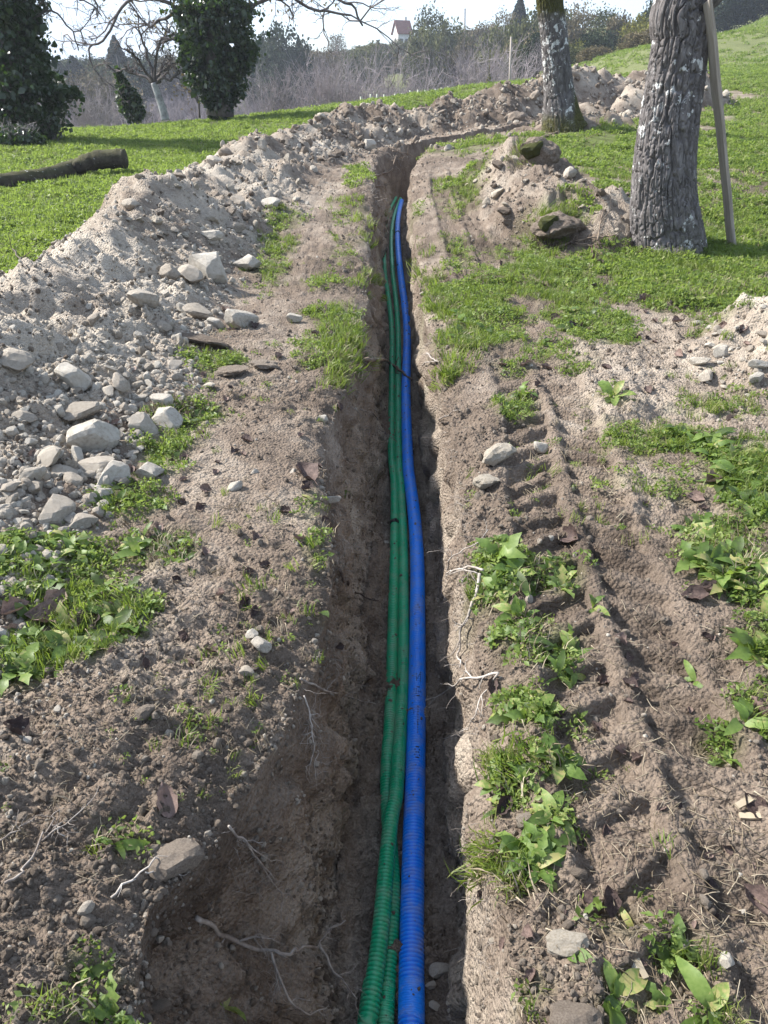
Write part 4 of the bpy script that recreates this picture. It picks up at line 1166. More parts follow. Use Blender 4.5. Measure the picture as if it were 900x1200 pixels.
for px, py, w, ang, lab in [
    (55, 728, 50, 95, 'large curled brown leaf standing among weeds near the left edge'),
    (106, 732, 40, 70, 'crumpled brown leaf right of the large curled one, in the left weeds'),
    (66, 706, 38, 20, 'brown leaf arched over the weeds just above the large curled leaf'),
    (12, 745, 40, 30, 'brown leaf cut off by the left edge among the weeds'),
    (18, 716, 34, 0, 'dark leaf near the left edge above the weeds'),
    (195, 937, 44, 100, 'grey brown leaf standing upright on the left rim above the hollow'),
    (226, 848, 24, 120, 'small crumpled leaf on the bare soil above the upright leaf'),
    (16, 858, 34, 80, 'curled leaf at the left edge on bare soil below the weeds'),
    (358, 558, 40, 60, 'big crumpled leaf on the left lip, half way up the trench'),
    (290, 712, 30, 10, 'flat pale brown leaf on the bare left strip above the pair of stones'),
    (672, 629, 34, 15, 'reddish brown leaf lying in the tyre track'),
    (832, 692, 28, 0, 'dark leaf in the thick green weeds at the right'),
    (815, 700, 34, 60, 'pinkish brown leaf at the left border of the thick right weeds'),
    (655, 838, 26, 20, 'brown leaf between weeds on the right lip'),
    (590, 945, 30, 75, 'pinkish leaf on the edge of the right lip weeds'),
    (712, 1055, 36, 80, 'thin brown leaf standing on the soil at the lower right'),
    (885, 945, 36, 150, 'pale brown leaf lying at the right edge low down'),
    (886, 830, 30, 60, 'pinkish curled leaf at the right edge beside a broad green leaf'),
    (885, 1055, 40, 120, 'dark leaf at the right edge near the bottom'),
    (675, 386, 26, 0, 'brown leaf in the grass in front of the big tree'),
    (695, 300, 22, 20, 'brown leaf in the grass left of the big tree'),
    (650, 375, 18, 40, 'pale brown leaf in the grass, left of another leaf, before the big tree'),
    (835, 565, 26, 0, 'dark leaf on bare soil at the top of the right hand weeds'),
    (815, 585, 24, 10, 'long dark leaf on the soil left of the right hand weeds'),
    (775, 525, 24, 40, 'brown leaf on the bare soil right of a round green weed')]:
    dead_leaf(px, py, w, lab, ang)
for (x0, x1, y0, y1, n, lab, grp) in [
    (0, 260, 480, 800, 34, 'dark brown leaf scrap scattered among the weeds at the left', 'leaf scraps in the left weeds'),
    (150, 410, 360, 760, 48, 'dark leaf scrap on the bare strip between spoil heap and trench', 'leaf scraps on the left strip'),
    (560, 740, 640, 1190, 26, 'brown leaf scrap on the lip right of the trench', 'leaf scraps on the right lip'),
    (740, 900, 480, 1190, 26, 'brown leaf scrap near the right edge of the picture', 'leaf scraps at the right edge'),
    (560, 890, 290, 460, 34, 'brown leaf scrap in the grass before the big tree', 'leaf scraps before the big tree')]:
    for _ in range(n): dead_leaf(rng.uniform(x0, x1), rng.uniform(y0, y1), rng.uniform(9, 20) * (1.25 if y0 > 600 else .9), lab, None, grp)
# strips of wood at the lower right edge
def splinter(px, py, w, ang, lab):
    p, nr_ = hitn(px, py); s = w * zdepth(p) / FPX
    bm = bmesh.new(); bmesh.ops.create_cube(bm, size=1); bmesh.ops.subdivide_edges(bm, edges=bm.edges[:], cuts=3)
    for v in bm.verts:
        v.co.x *= s; v.co.y *= s * .24 * (1 - .3 * abs(v.co.x / s)); v.co.z *= s * .10; v.co += Vector(np.random.default_rng(len(lab)).normal(size=3)) * s * .004 + Vector((0, 0, .05 * s * math.sin(v.co.x / s * 4)))
    me = bpy.data.meshes.new('wood_splinter'); bm.to_mesh(me); bm.free(); me.materials.append(M['dry'])
    o = link('wood_splinter', me); o.location = p + nr_ * s * .05; o.rotation_euler = (.1, -.1, R(ang)); tag(o, lab, 'wood splinter', 'wood splinters')
splinter(876, 936, 34, 25, 'flat grey splinter of wood at the right edge, upper one of two')
splinter(886, 956, 36, -8, 'flat grey splinter of wood at the right edge, lower one of two')
splinter(746, 1128, 34, 110, 'pale stripped stick of wood lying near the bottom right')

def straw():
    mb_meshes = []
    for k in range(6):
        rg = np.random.default_rng(600 + k); mb = MB()
        d = np.array((1.0, 0, 0)); pts = [np.zeros(3)]
        for i in range(4): d = d + rg.normal(size=3) * .25; d[2] *= .5; d /= np.linalg.norm(d); pts.append(pts[-1] + d * .25)
        V, Q, T = tube(np.array(pts) - np.mean(pts, axis=0), np.linspace(.022, .012, 5), 3); mb.add(V, Q, T); mb_meshes.append(mb.mesh('straw', M['dry']))
    x, y = ground_pts(26000, .55, 9, .6)
    onwall = (x > rim_l(y)) & (x < rim_r(y))
    hh, t = heap_h(x, y)
    p = .16 + .5 * sstep(0, .7, fbm2(x, y, 1.9, 2, 131)) * (1 - (hh > .05)) + .3 * (x > .5) * (y < 2.2)
    p = np.where(hh > .05, .03, p)
    k = (rng.random(len(x)) < p) & ~onwall; x, y = x[k], y[k]; n = len(x)
    rot = np.stack([rng.normal(0, .35, n), rng.normal(0, .3, n), rng.uniform(0, 6.28, n)], 1)
    scatter('straw_litter', mb_meshes, np.stack([x, y, full(x, y) + .004], 1), rot, rng.uniform(.02, .075, n) * (1 + y * .05), rng.integers(0, 6, n))
straw()

# ------------------------------------------------------------------ weeds
def leaf_mesh(seed, kind):
    rg = np.random.default_rng(seed); n = 8
    t = np.linspace(0, 1, n)
    if kind == 'lobed':
        w = np.sin(np.clip(t ** .75, 0, 1) * math.pi) ** .6 * .15 * (1 + .45 * np.where(np.arange(n) % 2 == 0, -1, 1) * (t < .85)) + .012
    elif kind == 'broad':
        w = np.sin(np.clip(t ** 1.1, 0, 1) * math.pi) ** .75 * .21 + .015 * (t < .25)
    else:
        w = np.sin(np.clip(t ** .9, 0, 1) * math.pi) ** .7 * .12 + .015
    w[-1] = .004; rise, droop = rg.uniform(.35, .9), rg.uniform(.5, 1.25)
    z = rise * t - droop * t ** 2 * .8; x = t * (1 - .12 * rise)
    bend = rg.normal() * .12 * t ** 2
    V = []
    for i in range(n):
        f = rg.uniform(.1, .4) * w[i]
        V += [(x[i], bend[i] + w[i], z[i] + f + .015 * rg.normal()), (x[i], bend[i], z[i]), (x[i], bend[i] - w[i], z[i] + f + .015 * rg.normal())]
    Q = []
    for i in range(n - 1):
        a = i * 3; Q += [(a, a + 1, a + 4, a + 3), (a + 1, a + 2, a + 5, a + 4)]
    return np_mesh('leaf', np.array(V), Q, None, M['weed'])
LOBED = [leaf_mesh(700 + k, 'lobed') for k in range(5)]
BROAD = [leaf_mesh(720 + k, 'broad') for k in range(5)]
SLIM = [leaf_mesh(740 + k, 'slim') for k in range(4)]
def weed(px, py, size, label, group, kind='lobed', n=8):
    p, nr_ = hitn(px, py)
    if p.y > 12: return None
    e = empty('weed', p, (0, 0, rng.uniform(0, 6.28)))
    up = (nr_ + Vector((0, -.1, 1.2))).normalized()
    e.rotation_mode = 'QUATERNION'
    from mathutils import Quaternion
    e.rotation_quaternion = up.to_track_quat('Z', 'Y') @ Quaternion((0, 0, 1), rng.uniform(0, 6.28))
    fam = {'lobed': LOBED, 'broad': BROAD, 'slim': SLIM}[kind]
    for k in range(n):
        o = link('leaf', fam[int(rng.integers(0, len(fam)))], e)
        s = size * rng.uniform(.55, 1.1); o.scale = (s, s, s * rng.uniform(.7, 1.3))
        o.rotation_euler = (rng.normal(0, .25), rng.uniform(-.75, .15), k * 2.4 + rng.normal(0, .3))
        o.location = (rng.normal(0, .006), rng.normal(0, .006), -.004)
    return tag(e, label, 'weed', group)
def weed_field(n, x0, x1, y0, y1, gmin, size, label, group, kinds, leafn=(6, 10), poly=None):
    c = 0; tries = 0
    while c < n and tries < n * 14:
        tries += 1
        px, py = rng.uniform(x0, x1), y0 + (y1 - y0) * rng.random()
        if poly and not poly(px, py): continue
        p = hit(px, py)
        if float(grass_at(np.array([p.x]), np.array([p.y]))[0]) < gmin: continue
        zone = 'back' if (py - y0) / (y1 - y0) < .34 else ('middle' if (py - y0) / (y1 - y0) < .67 else 'front')
        if weed(px, py, size * rng.uniform(.7, 1.25), f'{label}, in its {zone} third', f'{group}, {zone} third', kinds[int(rng.integers(0, len(kinds)))], int(rng.integers(*leafn))): c += 1
weed_field(112, 765, 1000, 490, 800, .3, .125, 'leafy green weed in the thick patch along the right edge', 'weeds in the thick right patch', ['lobed', 'broad', 'broad', 'slim'], (6, 10))
weed_field(84, 555, 705, 630, 1060, .2, .085, 'leafy green weed growing on the right lip of the trench', 'weeds on the right lip', ['lobed', 'broad', 'slim'], (4, 8))
weed_field(86, 0, 270, 470, 800, .22, .095, 'leafy green weed in the straggling patch below the spoil heap', 'weeds below the spoil heap', ['lobed', 'broad', 'slim'], (4, 8))
weed_field(46, 530, 820, 300, 500, .3, .13, 'low leafy weed on the ground before the big tree', 'weeds before the big tree', ['lobed', 'broad'], (5, 8))
for px, py, s, n, kd, lab in [
    (585, 655, .16, 9, 'lobed', 'big lobed weed overhanging the trench on the right lip, above the thick root'),
    (602, 672, .12, 7, 'broad', 'broad leaved weed against the big lobed weed on the right lip'),
    (30, 790, .13, 9, 'lobed', 'bushy weed at the left edge, lowest of the left patch'),
    (20, 655, .12, 9, 'lobed', 'bright weed at the left edge beside the spoil stones'),
    (80, 765, .11, 6, 'broad', 'weed with broad leaves below the large curled dead leaf'),
    (108, 1140, .10, 4, 'broad', 'small broad leaved weed on bare soil at the lower left'),
    (130, 1190, .09, 5, 'lobed', 'small weed cut off by the bottom edge at the left'),
    (262, 1182, .09, 6, 'slim', 'weed growing in the bottom of the hollow on the left'),
    (135, 992, .10, 4, 'slim', 'wilting weed on the bare rim beside the upright dead leaf'),
    (374, 715, .08, 3, 'broad', 'weed with two round leaves hanging on the left lip'),
    (368, 590, .09, 4, 'slim', 'small weed on the left lip beside the crumpled leaf'),
    (405, 575, .07, 4, 'slim', 'small weed on the left lip nearest the trench'),
    (870, 848, .12, 4, 'broad', 'weed with big oval leaves alone at the right edge'),
    (720, 465, .16, 6, 'broad', 'weed with long pale leaves on the soil above the tyre track'),
    (815, 800, .10, 4, 'slim', 'weed hanging down below the thick right patch'),
    (668, 1120, .07, 4, 'broad', 'weed growing beside the chalky lump at the bottom right'),
    (720, 1170, .11, 6, 'broad', 'broad weed at the bottom edge right of the rounded clod'),
    (790, 1120, .10, 5, 'lobed', 'weed in the straw covered soil near the bottom right'),
    (830, 1185, .11, 5, 'broad', 'weed at the bottom edge furthest to the right'),
    (850, 890, .08, 6, 'lobed', 'small weed at the right side of the tyre track low down'),
    (696, 712, .07, 4, 'broad', 'little weed standing inside the tyre track'),
    (745, 1085, .07, 4, 'slim', 'small slim weed on trampled soil at the lower right'),
    (775, 1180, .1, 6, 'lobed', 'lobed weed at the bottom edge in the lower right corner'),
    (160, 960, .05, 3, 'slim', 'tiny weed on the left rim near the upright leaf')]:
    weed(px, py, s, lab, 'single weeds', kd, n)
# fern like tuft at the foot of the big tree
for px, py, lab in [(790, 292, 'fern like green tuft at the foot of the big tree'), (826, 296, 'green tuft between the big tree and the leaning board')]:
    weed(px, py, .34, lab, 'tufts at the big tree', 'lobed', 14)

# ------------------------------------------------------------------ grass and small ground cover: nobody could count it
def tuft_mesh(seed, nb, h, w, spread, mat, name='tuft'):
    rg = np.random.default_rng(seed); V, T = [], []
    for _ in range(nb):
        b = rg.normal(size=2) * spread * .4; a = rg.uniform(0, 6.28); d = np.array((math.cos(a), math.sin(a))); s = np.array((-d[1], d[0])) * w
        hh = h * rg.uniform(.5, 1.15); le = rg.uniform(.15, .9) * hh
        p0 = np.array((b[0], b[1], -.01)); p1 = np.array((*(b + d * le * .35), hh * .62)); p2 = np.array((*(b + d * le), hh * rg.uniform(.75, 1.05)))
        k = len(V); s3 = np.array((s[0], s[1], 0))
        V += [p0 - s3, p0 + s3, p1 - s3 * .8, p1 + s3 * .8, p2]; T += [(k, k + 1, k + 3), (k, k + 3, k + 2), (k + 2, k + 3, k + 4)]
    return np_mesh(name, np.array(V), None, T, mat)
def clump_mesh(seed, n, r, h, size, mat, name='clump'):
    rg = np.random.default_rng(seed)
    a = rg.uniform(0, 6.28, n); q = np.sqrt(rg.random(n)) * r
    C = np.stack([np.cos(a) * q, np.sin(a) * q, h * rg.uniform(.15, 1, n) * (1 - (q / r) ** 2 * .7)], 1)
    V, T = leaves(C, size * rg.uniform(.6, 1.3, n), rg, .55, 1.3)
    return np_mesh(name, V, None, T, mat)
TUFT = [tuft_mesh(800 + k, 16, .085, .0026, .05, M['grass']) for k in range(5)]
CLUMP = [clump_mesh(820 + k, 34, .055, .05, .022, M['fine_weed']) for k in range(5)]
MEAD = [clump_mesh(840 + k, 30, .09, .075, .045, M['sward']) for k in range(6)] + [tuft_mesh(850 + k, 18, .10, .0045, .09, M['sward']) for k in range(2)]
DRYT = [tuft_mesh(860 + k, 12, .07, .0022, .06, M['dry']) for k in range(3)]
def cover():
    x, y = ground_pts(150000, .7, 13, .66)
    g = grass_at(x, y)
    left = x < -3.0 - .0 * y
    k = (rng.random(len(x)) < (.42 + .38 * sstep(3.0, 5.5, y)) * g ** 1.2) & ~left & ~((x > rim_l(y)) & (x < rim_r(y)))
    x, y = x[k], y[k]; n = len(x)
    kind = fbm2(x, y, 1.3, 2, 141) + rng.normal(0, .45, n)
    for nm, ms, sel, s0 in (('grass_tufts', TUFT, kind < -.35, .68), ('small_weeds', CLUMP, (kind >= -.35) & (kind < .9), .85), ('dry_grass', DRYT, kind >= .9, .8)):
        xs, ys_ = x[sel], y[sel]; m = len(xs)
        rot = np.stack([rng.normal(0, .25, m), rng.normal(0, .25, m), rng.uniform(0, 6.28, m)], 1)
        scatter(nm, ms, np.stack([xs, ys_, full(xs, ys_) - .004], 1), rot, s0 * rng.uniform(.5, 1.25, m) * (1 + .05 * ys_), rng.integers(0, len(ms), m))
    # sparse sprouts over the bare soil
    x, y = ground_pts(15000, .6, 12, .6)
    hh, t = heap_h(x, y)
    k = (rng.random(len(x)) < .42 * sstep(-.3, .7, fbm2(x, y, 1.2, 2, 151))) & (hh < .05) & ~((x > rim_l(y)) & (x < rim_r(y)))
    x, y = x[k], y[k]; m = len(x); ms = TUFT[:2] + CLUMP[:2] + DRYT
    scatter('sprouts', ms, np.stack([x, y, full(x, y) - .004], 1), np.stack([rng.normal(0, .4, m), rng.normal(0, .4, m), rng.uniform(0, 6.28, m)], 1), rng.uniform(.25, .7, m) * (1 + .05 * y), rng.integers(0, len(ms), m))
cover()
MEAD = MEAD + [DRYT[0]]
def meadow():
    x, y = ground_pts(300000, 4.0, 48, .72)
    g = grass_at(x, y)
    far = (y > 12.5) | (x < -3.0) | ((x > 2.2) & (y > 6.5))
    bare = sstep(-.05, .6, fbm2(x, y, 1.3, 4, 161)) * np.where(x > 0, 1.0, .75)
    k = (rng.random(len(x)) < .62 * g * (1 - bare)) & far & ~((x > rim_l(y)) & (x < rim_r(y)) & (y < 19))
    x, y = x[k], y[k]; m = len(x)
    rot = np.stack([rng.normal(0, .2, m), rng.normal(0, .2, m), rng.uniform(0, 6.28, m)], 1)
    scatter('meadow_grass', MEAD, np.stack([x, y, full(x, y) - .005], 1), rot, rng.uniform(.35, .95, m) * (1 + .03 * y), rng.integers(0, len(MEAD), m))
meadow()
def hill_grass():
    x, y = ground_pts(60000, 42, 125, .72)
    h, t = heap_h(x, y)
    k = (x > .10 * y + 4) & (h < .02) & (rng.random(len(x)) < .45 + .5 * fbm2(x, y, .25, 3, 163))
    x, y = x[k], y[k]; m = len(x)
    scatter('hill_grass', MEAD, np.stack([x, y, land(x, y) - .02], 1), np.stack([rng.normal(0, .2, m), rng.normal(0, .2, m), rng.uniform(0, 6.28, m)], 1), rng.uniform(1.2, 2.6, m) * (y / 45) ** .6, rng.integers(0, len(MEAD), m))
hill_grass()
# lip grass hanging over the trench
def lips():
    pts, rots, sc = [], [], []
    for px, py, n in [(405, 395, 60), (412, 420, 40), (398, 440, 30), (545, 400, 50), (530, 440, 40), (522, 360, 40), (505, 330, 30), (575, 1010, 30), (590, 900, 30), (600, 1040, 24), (655, 262, 70), (640, 270, 40), (430, 330, 20), (432, 270, 16), (490, 300, 16), (616, 182, 30), (622, 172, 30)]:
        for _ in range(n):
            h, nr_ = hitn(px + rng.normal() * 11, py + rng.normal() * 9)
            q = (nr_ + Vector((0, 0, .5)) + Vector(rng.normal(size=3)) * .3).normalized().to_track_quat('Z', 'Y').to_euler()
            pts.append(h[:]); rots.append(q[:]); sc.append(rng.uniform(.5, 1.1) * (1 + .05 * h.y))
    scatter('overhanging_grass', TUFT + DRYT[:2], np.array(pts), np.array(rots), np.array(sc), rng.integers(0, 7, len(pts)))
lips()
# ------------------------------------------------------------------ trees
def bark_mat(name, moss_amt, lichen_amt, dark=1.0):
    m, n, l = new_mat(name)
    co = coords(n)
    mp_ = n.new('ShaderNodeMapping'); mp_.inputs['Scale'].default_value = (1, 1, .35); l.new(co, mp_.inputs['Vector'])
    f = noise(n, l, mp_.outputs['Vector'], 16, 6, .65)
    r = ramp(n, [(.25, (.055 * dark, .049 * dark, .047 * dark)), (.5, (.150 * dark, .136 * dark, .132 * dark)), (.8, (.30 * dark, .28 * dark, .275 * dark))]); l.new(f, r.inputs['Fac'])
    li = noise(n, l, co, 8.5, 4, .7, .3); big = noise(n, l, co, 1.3, 3)
    lm = ramp(n, [(.56 - lichen_amt, (0, 0, 0)), (.60 - lichen_amt, (1, 1, 1))])
    l.new(math_n(n, l, 'ADD', li, math_n(n, l, 'MULTIPLY', math_n(n, l, 'SUBTRACT', big, .5), .30)), lm.inputs['Fac'])
    rel = attr(n, 'relief')
    lf = math_n(n, l, 'MULTIPLY', lm.outputs['Color'], rel)
    col = mixc(n, l, lf, r.outputs['Color'], (.60, .60, .58))
    mo = math_n(n, l, 'MULTIPLY', attr(n, 'moss'), math_n(n, l, 'MULTIPLY', noise(n, l, co, 9, 4), 2.2 * moss_amt), True)
    mc = ramp(n, [(.3, (.030, .026, .008)), (.7, (.085, .085, .020))]); l.new(noise(n, l, co, 30, 3), mc.inputs['Fac'])
    col = mixc(n, l, mo, col, mc.outputs['Color'])
    return finish(m, n, l, col, .92, noise(n, l, mp_.outputs['Vector'], 48, 6, .7), 1.0, .018, .2)
def bark_trunk(name, parent, P_, rad, mat, nseg, step, cellw, cellh, deep, moss_fn, seed):
    P_ = smooth_path(P_, 30); L = np.concatenate([[0], np.cumsum(np.linalg.norm(np.diff(P_, axis=0), axis=1))])
    n = int(L[-1] / step); S = np.linspace(0, L[-1], n)
    Pq = np.stack([np.interp(S, L, P_[:, i]) for i in range(3)], 1)
    rr = np.interp(S, np.linspace(0, L[-1], len(rad)), rad)
    rel_store = {}
    def mod(i, a):
        r = rr[i[:, 0]][:, None]; h = S[i[:, 0]][:, None] + 0 * a; ca, sa = np.cos(a) + 0 * h, np.sin(a) + 0 * h
        rm = float(np.mean(rr)); f = rm / cellw; g = 1.0 / cellh
        wz = .5 * vn3(ca * f * 2.5, sa * f * 2.5, h * g * 5, seed + 8)
        n1 = vn3(ca * f + .12 * wz, sa * f + .12 * wz, h * g + .25 * wz, seed)
        n2 = vn3(ca * f * 1.9 + 7 + .2 * wz, sa * f * 1.9 + .2 * wz, h * g * 1.7, seed + 1)
        n3 = vn3(ca * f * 1.2 + 3, sa * f * 1.2, h * g * 6.5 + wz, seed + 4)
        e = sstep(.0, .17, np.abs(n1)) * (.5 + .5 * sstep(.0, .15, np.abs(n2))) * (1 - .45 * sstep(.10, .02, np.abs(n3)))
        rel_store['r'] = np.clip(e * 1.1, 0, 1)
        fine = .25 * vn3(ca * 14 + 0 * h, sa * 14 + 0 * h, h * 9, seed + 1) + .15 * vn3(ca * 30 + 0 * h, sa * 30 + 0 * h, h * 30, seed + 2)
        big = .035 * vn3(ca * 1.4 + 0 * h, sa * 1.4 + 0 * h, h * 1.1, seed + 3) + .05 * np.exp(-h / .25) * np.maximum(0, np.cos(a * 5 + 1))
        return 1 + (deep * (e - .7 + .75 * fine)) / r + big
    V, Q, T = tube(Pq, rr, nseg, True, mod)
    me = np_mesh(name, V, Q, T, mat)
    rel = np.concatenate([rel_store['r'].ravel(), [1, 1]]); set_attr(me, 'relief', rel); set_attr(me, 'moss', moss_fn(V))
    return link(name, me, parent)
def limb(name, parent, P_, r0, r1, mat, sides=10):
    Q_ = wob_path(np.array(P_), .03, 8, int(abs(P_[-1][0] * 10)) % 50)
    V, Q, T = tube(Q_, np.linspace(r0, r1, len(Q_)), sides)
    me = np_mesh(name, V, Q, T, mat); set_attr(me, 'relief', np.ones(len(V))); set_attr(me, 'moss', np.zeros(len(V)))
    return link(name, me, parent)
M['bark'] = bark_mat('walnut_bark', 1.0, -.045)
M['mossy_bark'] = bark_mat('mossy_lichen_bark', 1.3, .0, .75)
M['bark_far'] = simple('bark_far', [(.3, (.07, .055, .05)), (.7, (.20, .17, .155))], 8, 40, .9, .5, .02)
def twig_net(parent, starts, rg, mat, levels, spread, r, name='branch', n_sub=4, taper=.55, droop=0.0, sides=5):
    """limbs as parts; finer branches joined to each limb as one mesh"""
    for P_ in starts:
        mb = MB()
        def grow(pts, r_, lev):
            m = len(pts); V, Q, T = tube(pts, np.linspace(r_, r_ * .45, m), sides if lev == levels else 3, lev == levels); mb.add(V, Q, T)
            if lev == 0: return
            L = np.linalg.norm(np.diff(pts, axis=0), axis=1).sum()
            for _ in range(n_sub):
                k = int(rg.integers(m // 4, m)); d = pts[min(k + 1, m - 1)] - pts[max(k - 1, 0)]; d /= max(np.linalg.norm(d), 1e-6)
                d = d + rg.normal(size=3) * spread; d[2] -= droop; d /= np.linalg.norm(d)
                l_ = L * rg.uniform(.25, .6); q = [pts[k]]; ns = 5
                for i in range(ns):
                    d = d + rg.normal(size=3) * .28; d[2] += .05 - droop * .3; d /= np.linalg.norm(d); q.append(q[-1] + d * l_ / ns)
                grow(np.array(q), max(r_ * taper, .006), lev - 1)
        grow(wob_path(np.array(P_), .08, 5, int(rg.integers(0, 40))), r, levels)
        mb.build(name, mat, parent)

# the big tree on the right
big = empty('walnut_tree', hit(783, 291))
tag(big, 'big leaning tree trunk with deeply furrowed grey bark and white lichen spots on the right', 'tree', 'orchard trees on the right')
bpos = np.array(big.location)
def rel_to(base, pts): return np.array(pts) - base
tp = [at(782, 306, 8.95), at(782, 285, 9.0), at(778, 240, 9.0), at(778, 200, 9.0), at(783, 150, 9.02), at(791, 95, 9.05), at(798, 45, 9.05), at(803, 0, 9.05), (3.68, 9.05, 3.4), (3.78, 9.1, 4.4)]
bt = bark_trunk('trunk', big, rel_to(bpos, tp), [.42, .375, .335, .316, .30, .288, .277, .268, .262, .27, .27, .265, .25], M['bark'], 340, .0095, .050, .26, .036, lambda V: .8 * np.clip(.45 - V[:, 2], 0, 1) * (V[:, 0] > -.05), 21)
for P_, r in [([(3.72, 9.1, 4.3), (2.9, 9.4, 5.4), (1.9, 9.9, 6.6)], .16), ([(3.75, 9.1, 4.35), (4.6, 8.8, 5.4), (5.8, 8.9, 6.4)], .15), ([(3.74, 9.1, 4.35), (3.9, 9.9, 5.9), (4.3, 10.6, 7.6)], .15)]:
    limb('limb', big, rel_to(bpos, P_), r, .05, M['bark'])
# the second tree, mossy with white lichen
t2 = empty('walnut_tree', hit(658, 150))
tag(t2, 'thinner second tree farther back with white lichen and brown moss on its bark', 'tree', 'orchard trees on the right')
p2 = np.array(t2.location); Y2 = p2[1]
tp2 = [at(661, 156, Y2), at(659, 146, Y2), at(656, 120, Y2), at(653, 85, Y2), at(650, 50, Y2), at(645, 10, Y2), at(643, -10, Y2), at(641, -40, Y2), at(642, -80, Y2)]
bark_trunk('trunk', t2, rel_to(p2, tp2), [.50, .40, .315, .29, .275, .265, .26, .255, .25, .24], M['mossy_bark'], 180, .02, .07, .30, .032,
           lambda V: np.clip(np.maximum(np.maximum(sstep(.05, .3, V[:, 0] - .0) * sstep(1.1, .5, V[:, 2]), 1.0 * sstep(1.9, 2.4, V[:, 2]) * (V[:, 0] + .16 * (V[:, 2] - 1.2) < .13)), sstep(.35, .1, V[:, 2]) * .6), 0, 1), 22)
for P_, r in [([(0, 0, 4.3), (-1.2, .4, 5.6), (-2.6, .6, 6.8)], .13), ([(-.2, 0, 4.3), (.9, -.3, 5.8), (2.4, -.2, 7.0)], .12)]:
    limb('limb', t2, np.array(P_) + np.array((tp2[-1][0] - p2[0], 0, tp2[-1][2] - p2[2] - 4.45)), r, .04, M['mossy_bark'])

# weathered board leaning beside the big tree
M['board'] = simple('weathered_board', [(.25, (.20, .17, .145)), (.5, (.34, .295, .255)), (.8, (.46, .415, .37))], 9, 30, .85, .5, .006, stretch=(3.2, 3.2, .25))
def board():
    b = np.array(hit(858, 290)[:]); t = at(828, -14, 8.75); d = t - b; L = np.linalg.norm(d)
    bm = bmesh.new(); bmesh.ops.create_cube(bm, size=1)
    bmesh.ops.subdivide_edges(bm, edges=bm.edges[:], cuts=6, use_grid_fill=True)
    for v in bm.verts:
        x, y, z = v.co
        v.co = (x * .118 * (1 + .06 * math.sin(z * 9)), y * .042, (z + .5) * L)
        v.co += Vector((.004 * math.sin(z * 31 + y * 5), .003 * math.sin(z * 23), .012 * (x * 3 - y * 2) * (abs(z) > .49)))
    bmesh.ops.bevel(bm, geom=[e for e in bm.edges if e.calc_face_angle(0) > 1.0], offset=.005, segments=1, affect='EDGES')
    me = bpy.data.meshes.new('board'); bm.to_mesh(me); bm.free(); me.materials.append(M['board'])
    o = link('board', me); o.location = b - d / L * .12
    q = Vector(d).to_track_quat('Z', 'Y'); o.rotation_mode = 'QUATERNION'; o.rotation_quaternion = q
    tag(o, 'weathered grey wooden board leaning beside the big tree', 'board')
board()

# mossy log in the meadow
def log():
    P_ = [np.array(hit(px, py + 8)[:]) for px, py in ((-60, 216), (0, 213), (50, 207), (84, 198))]
    Yl = P_[3][1]
    P_ += [at(100, 192, Yl), at(118, 187, Yl), at(147, 186, Yl)]
    P_ = np.array(P_); P_[:4, 2] += .10
    Q_ = smooth_path(P_, 12)
    V, Q, T = tube(Q_, np.interp(np.linspace(0, 1, len(Q_)), [0, .3, .7, 1], [.125, .14, .15, .155]), 20, True, lambda i, a: 1 + .09 * vn2(i * .35, a * 2.0, 5) + .09 * vn2(i * .9, a * 5.0, 6))
    m, n, l = new_mat('mossy_log')
    co = coords(n); f = ramp(n, [(.3, (.022, .018, .015)), (.7, (.085, .070, .060))]); l.new(noise(n, l, co, 9, 6, .7), f.inputs['Fac'])
    nz_ = n.new('ShaderNodeSeparateXYZ'); l.new(n.new('ShaderNodeNewGeometry').outputs['Normal'], nz_.inputs[0])
    up = math_n(n, l, 'MULTIPLY', math_n(n, l, 'ADD', nz_.outputs['Z'], .15, True), math_n(n, l, 'MULTIPLY', noise(n, l, co, 5, 5, .7), .75), True)
    li = ramp(n, [(.64, (0, 0, 0)), (.68, (1, 1, 1))]); l.new(noise(n, l, co, 12, 4, .7), li.inputs['Fac'])
    c = mixc(n, l, up, f.outputs['Color'], (.075, .085, .018)); c = mixc(n, l, li.outputs['Color'], c, (.36, .36, .33))
    finish(m, n, l, c, .95, noise(n, l, co, 45, 4), .8, .02, .15)
    tag(np_link := link('log', np_mesh('log', V, Q, T, m)), 'mossy dark fallen log with a sawn end lying in the meadow at the left', 'log')
log()

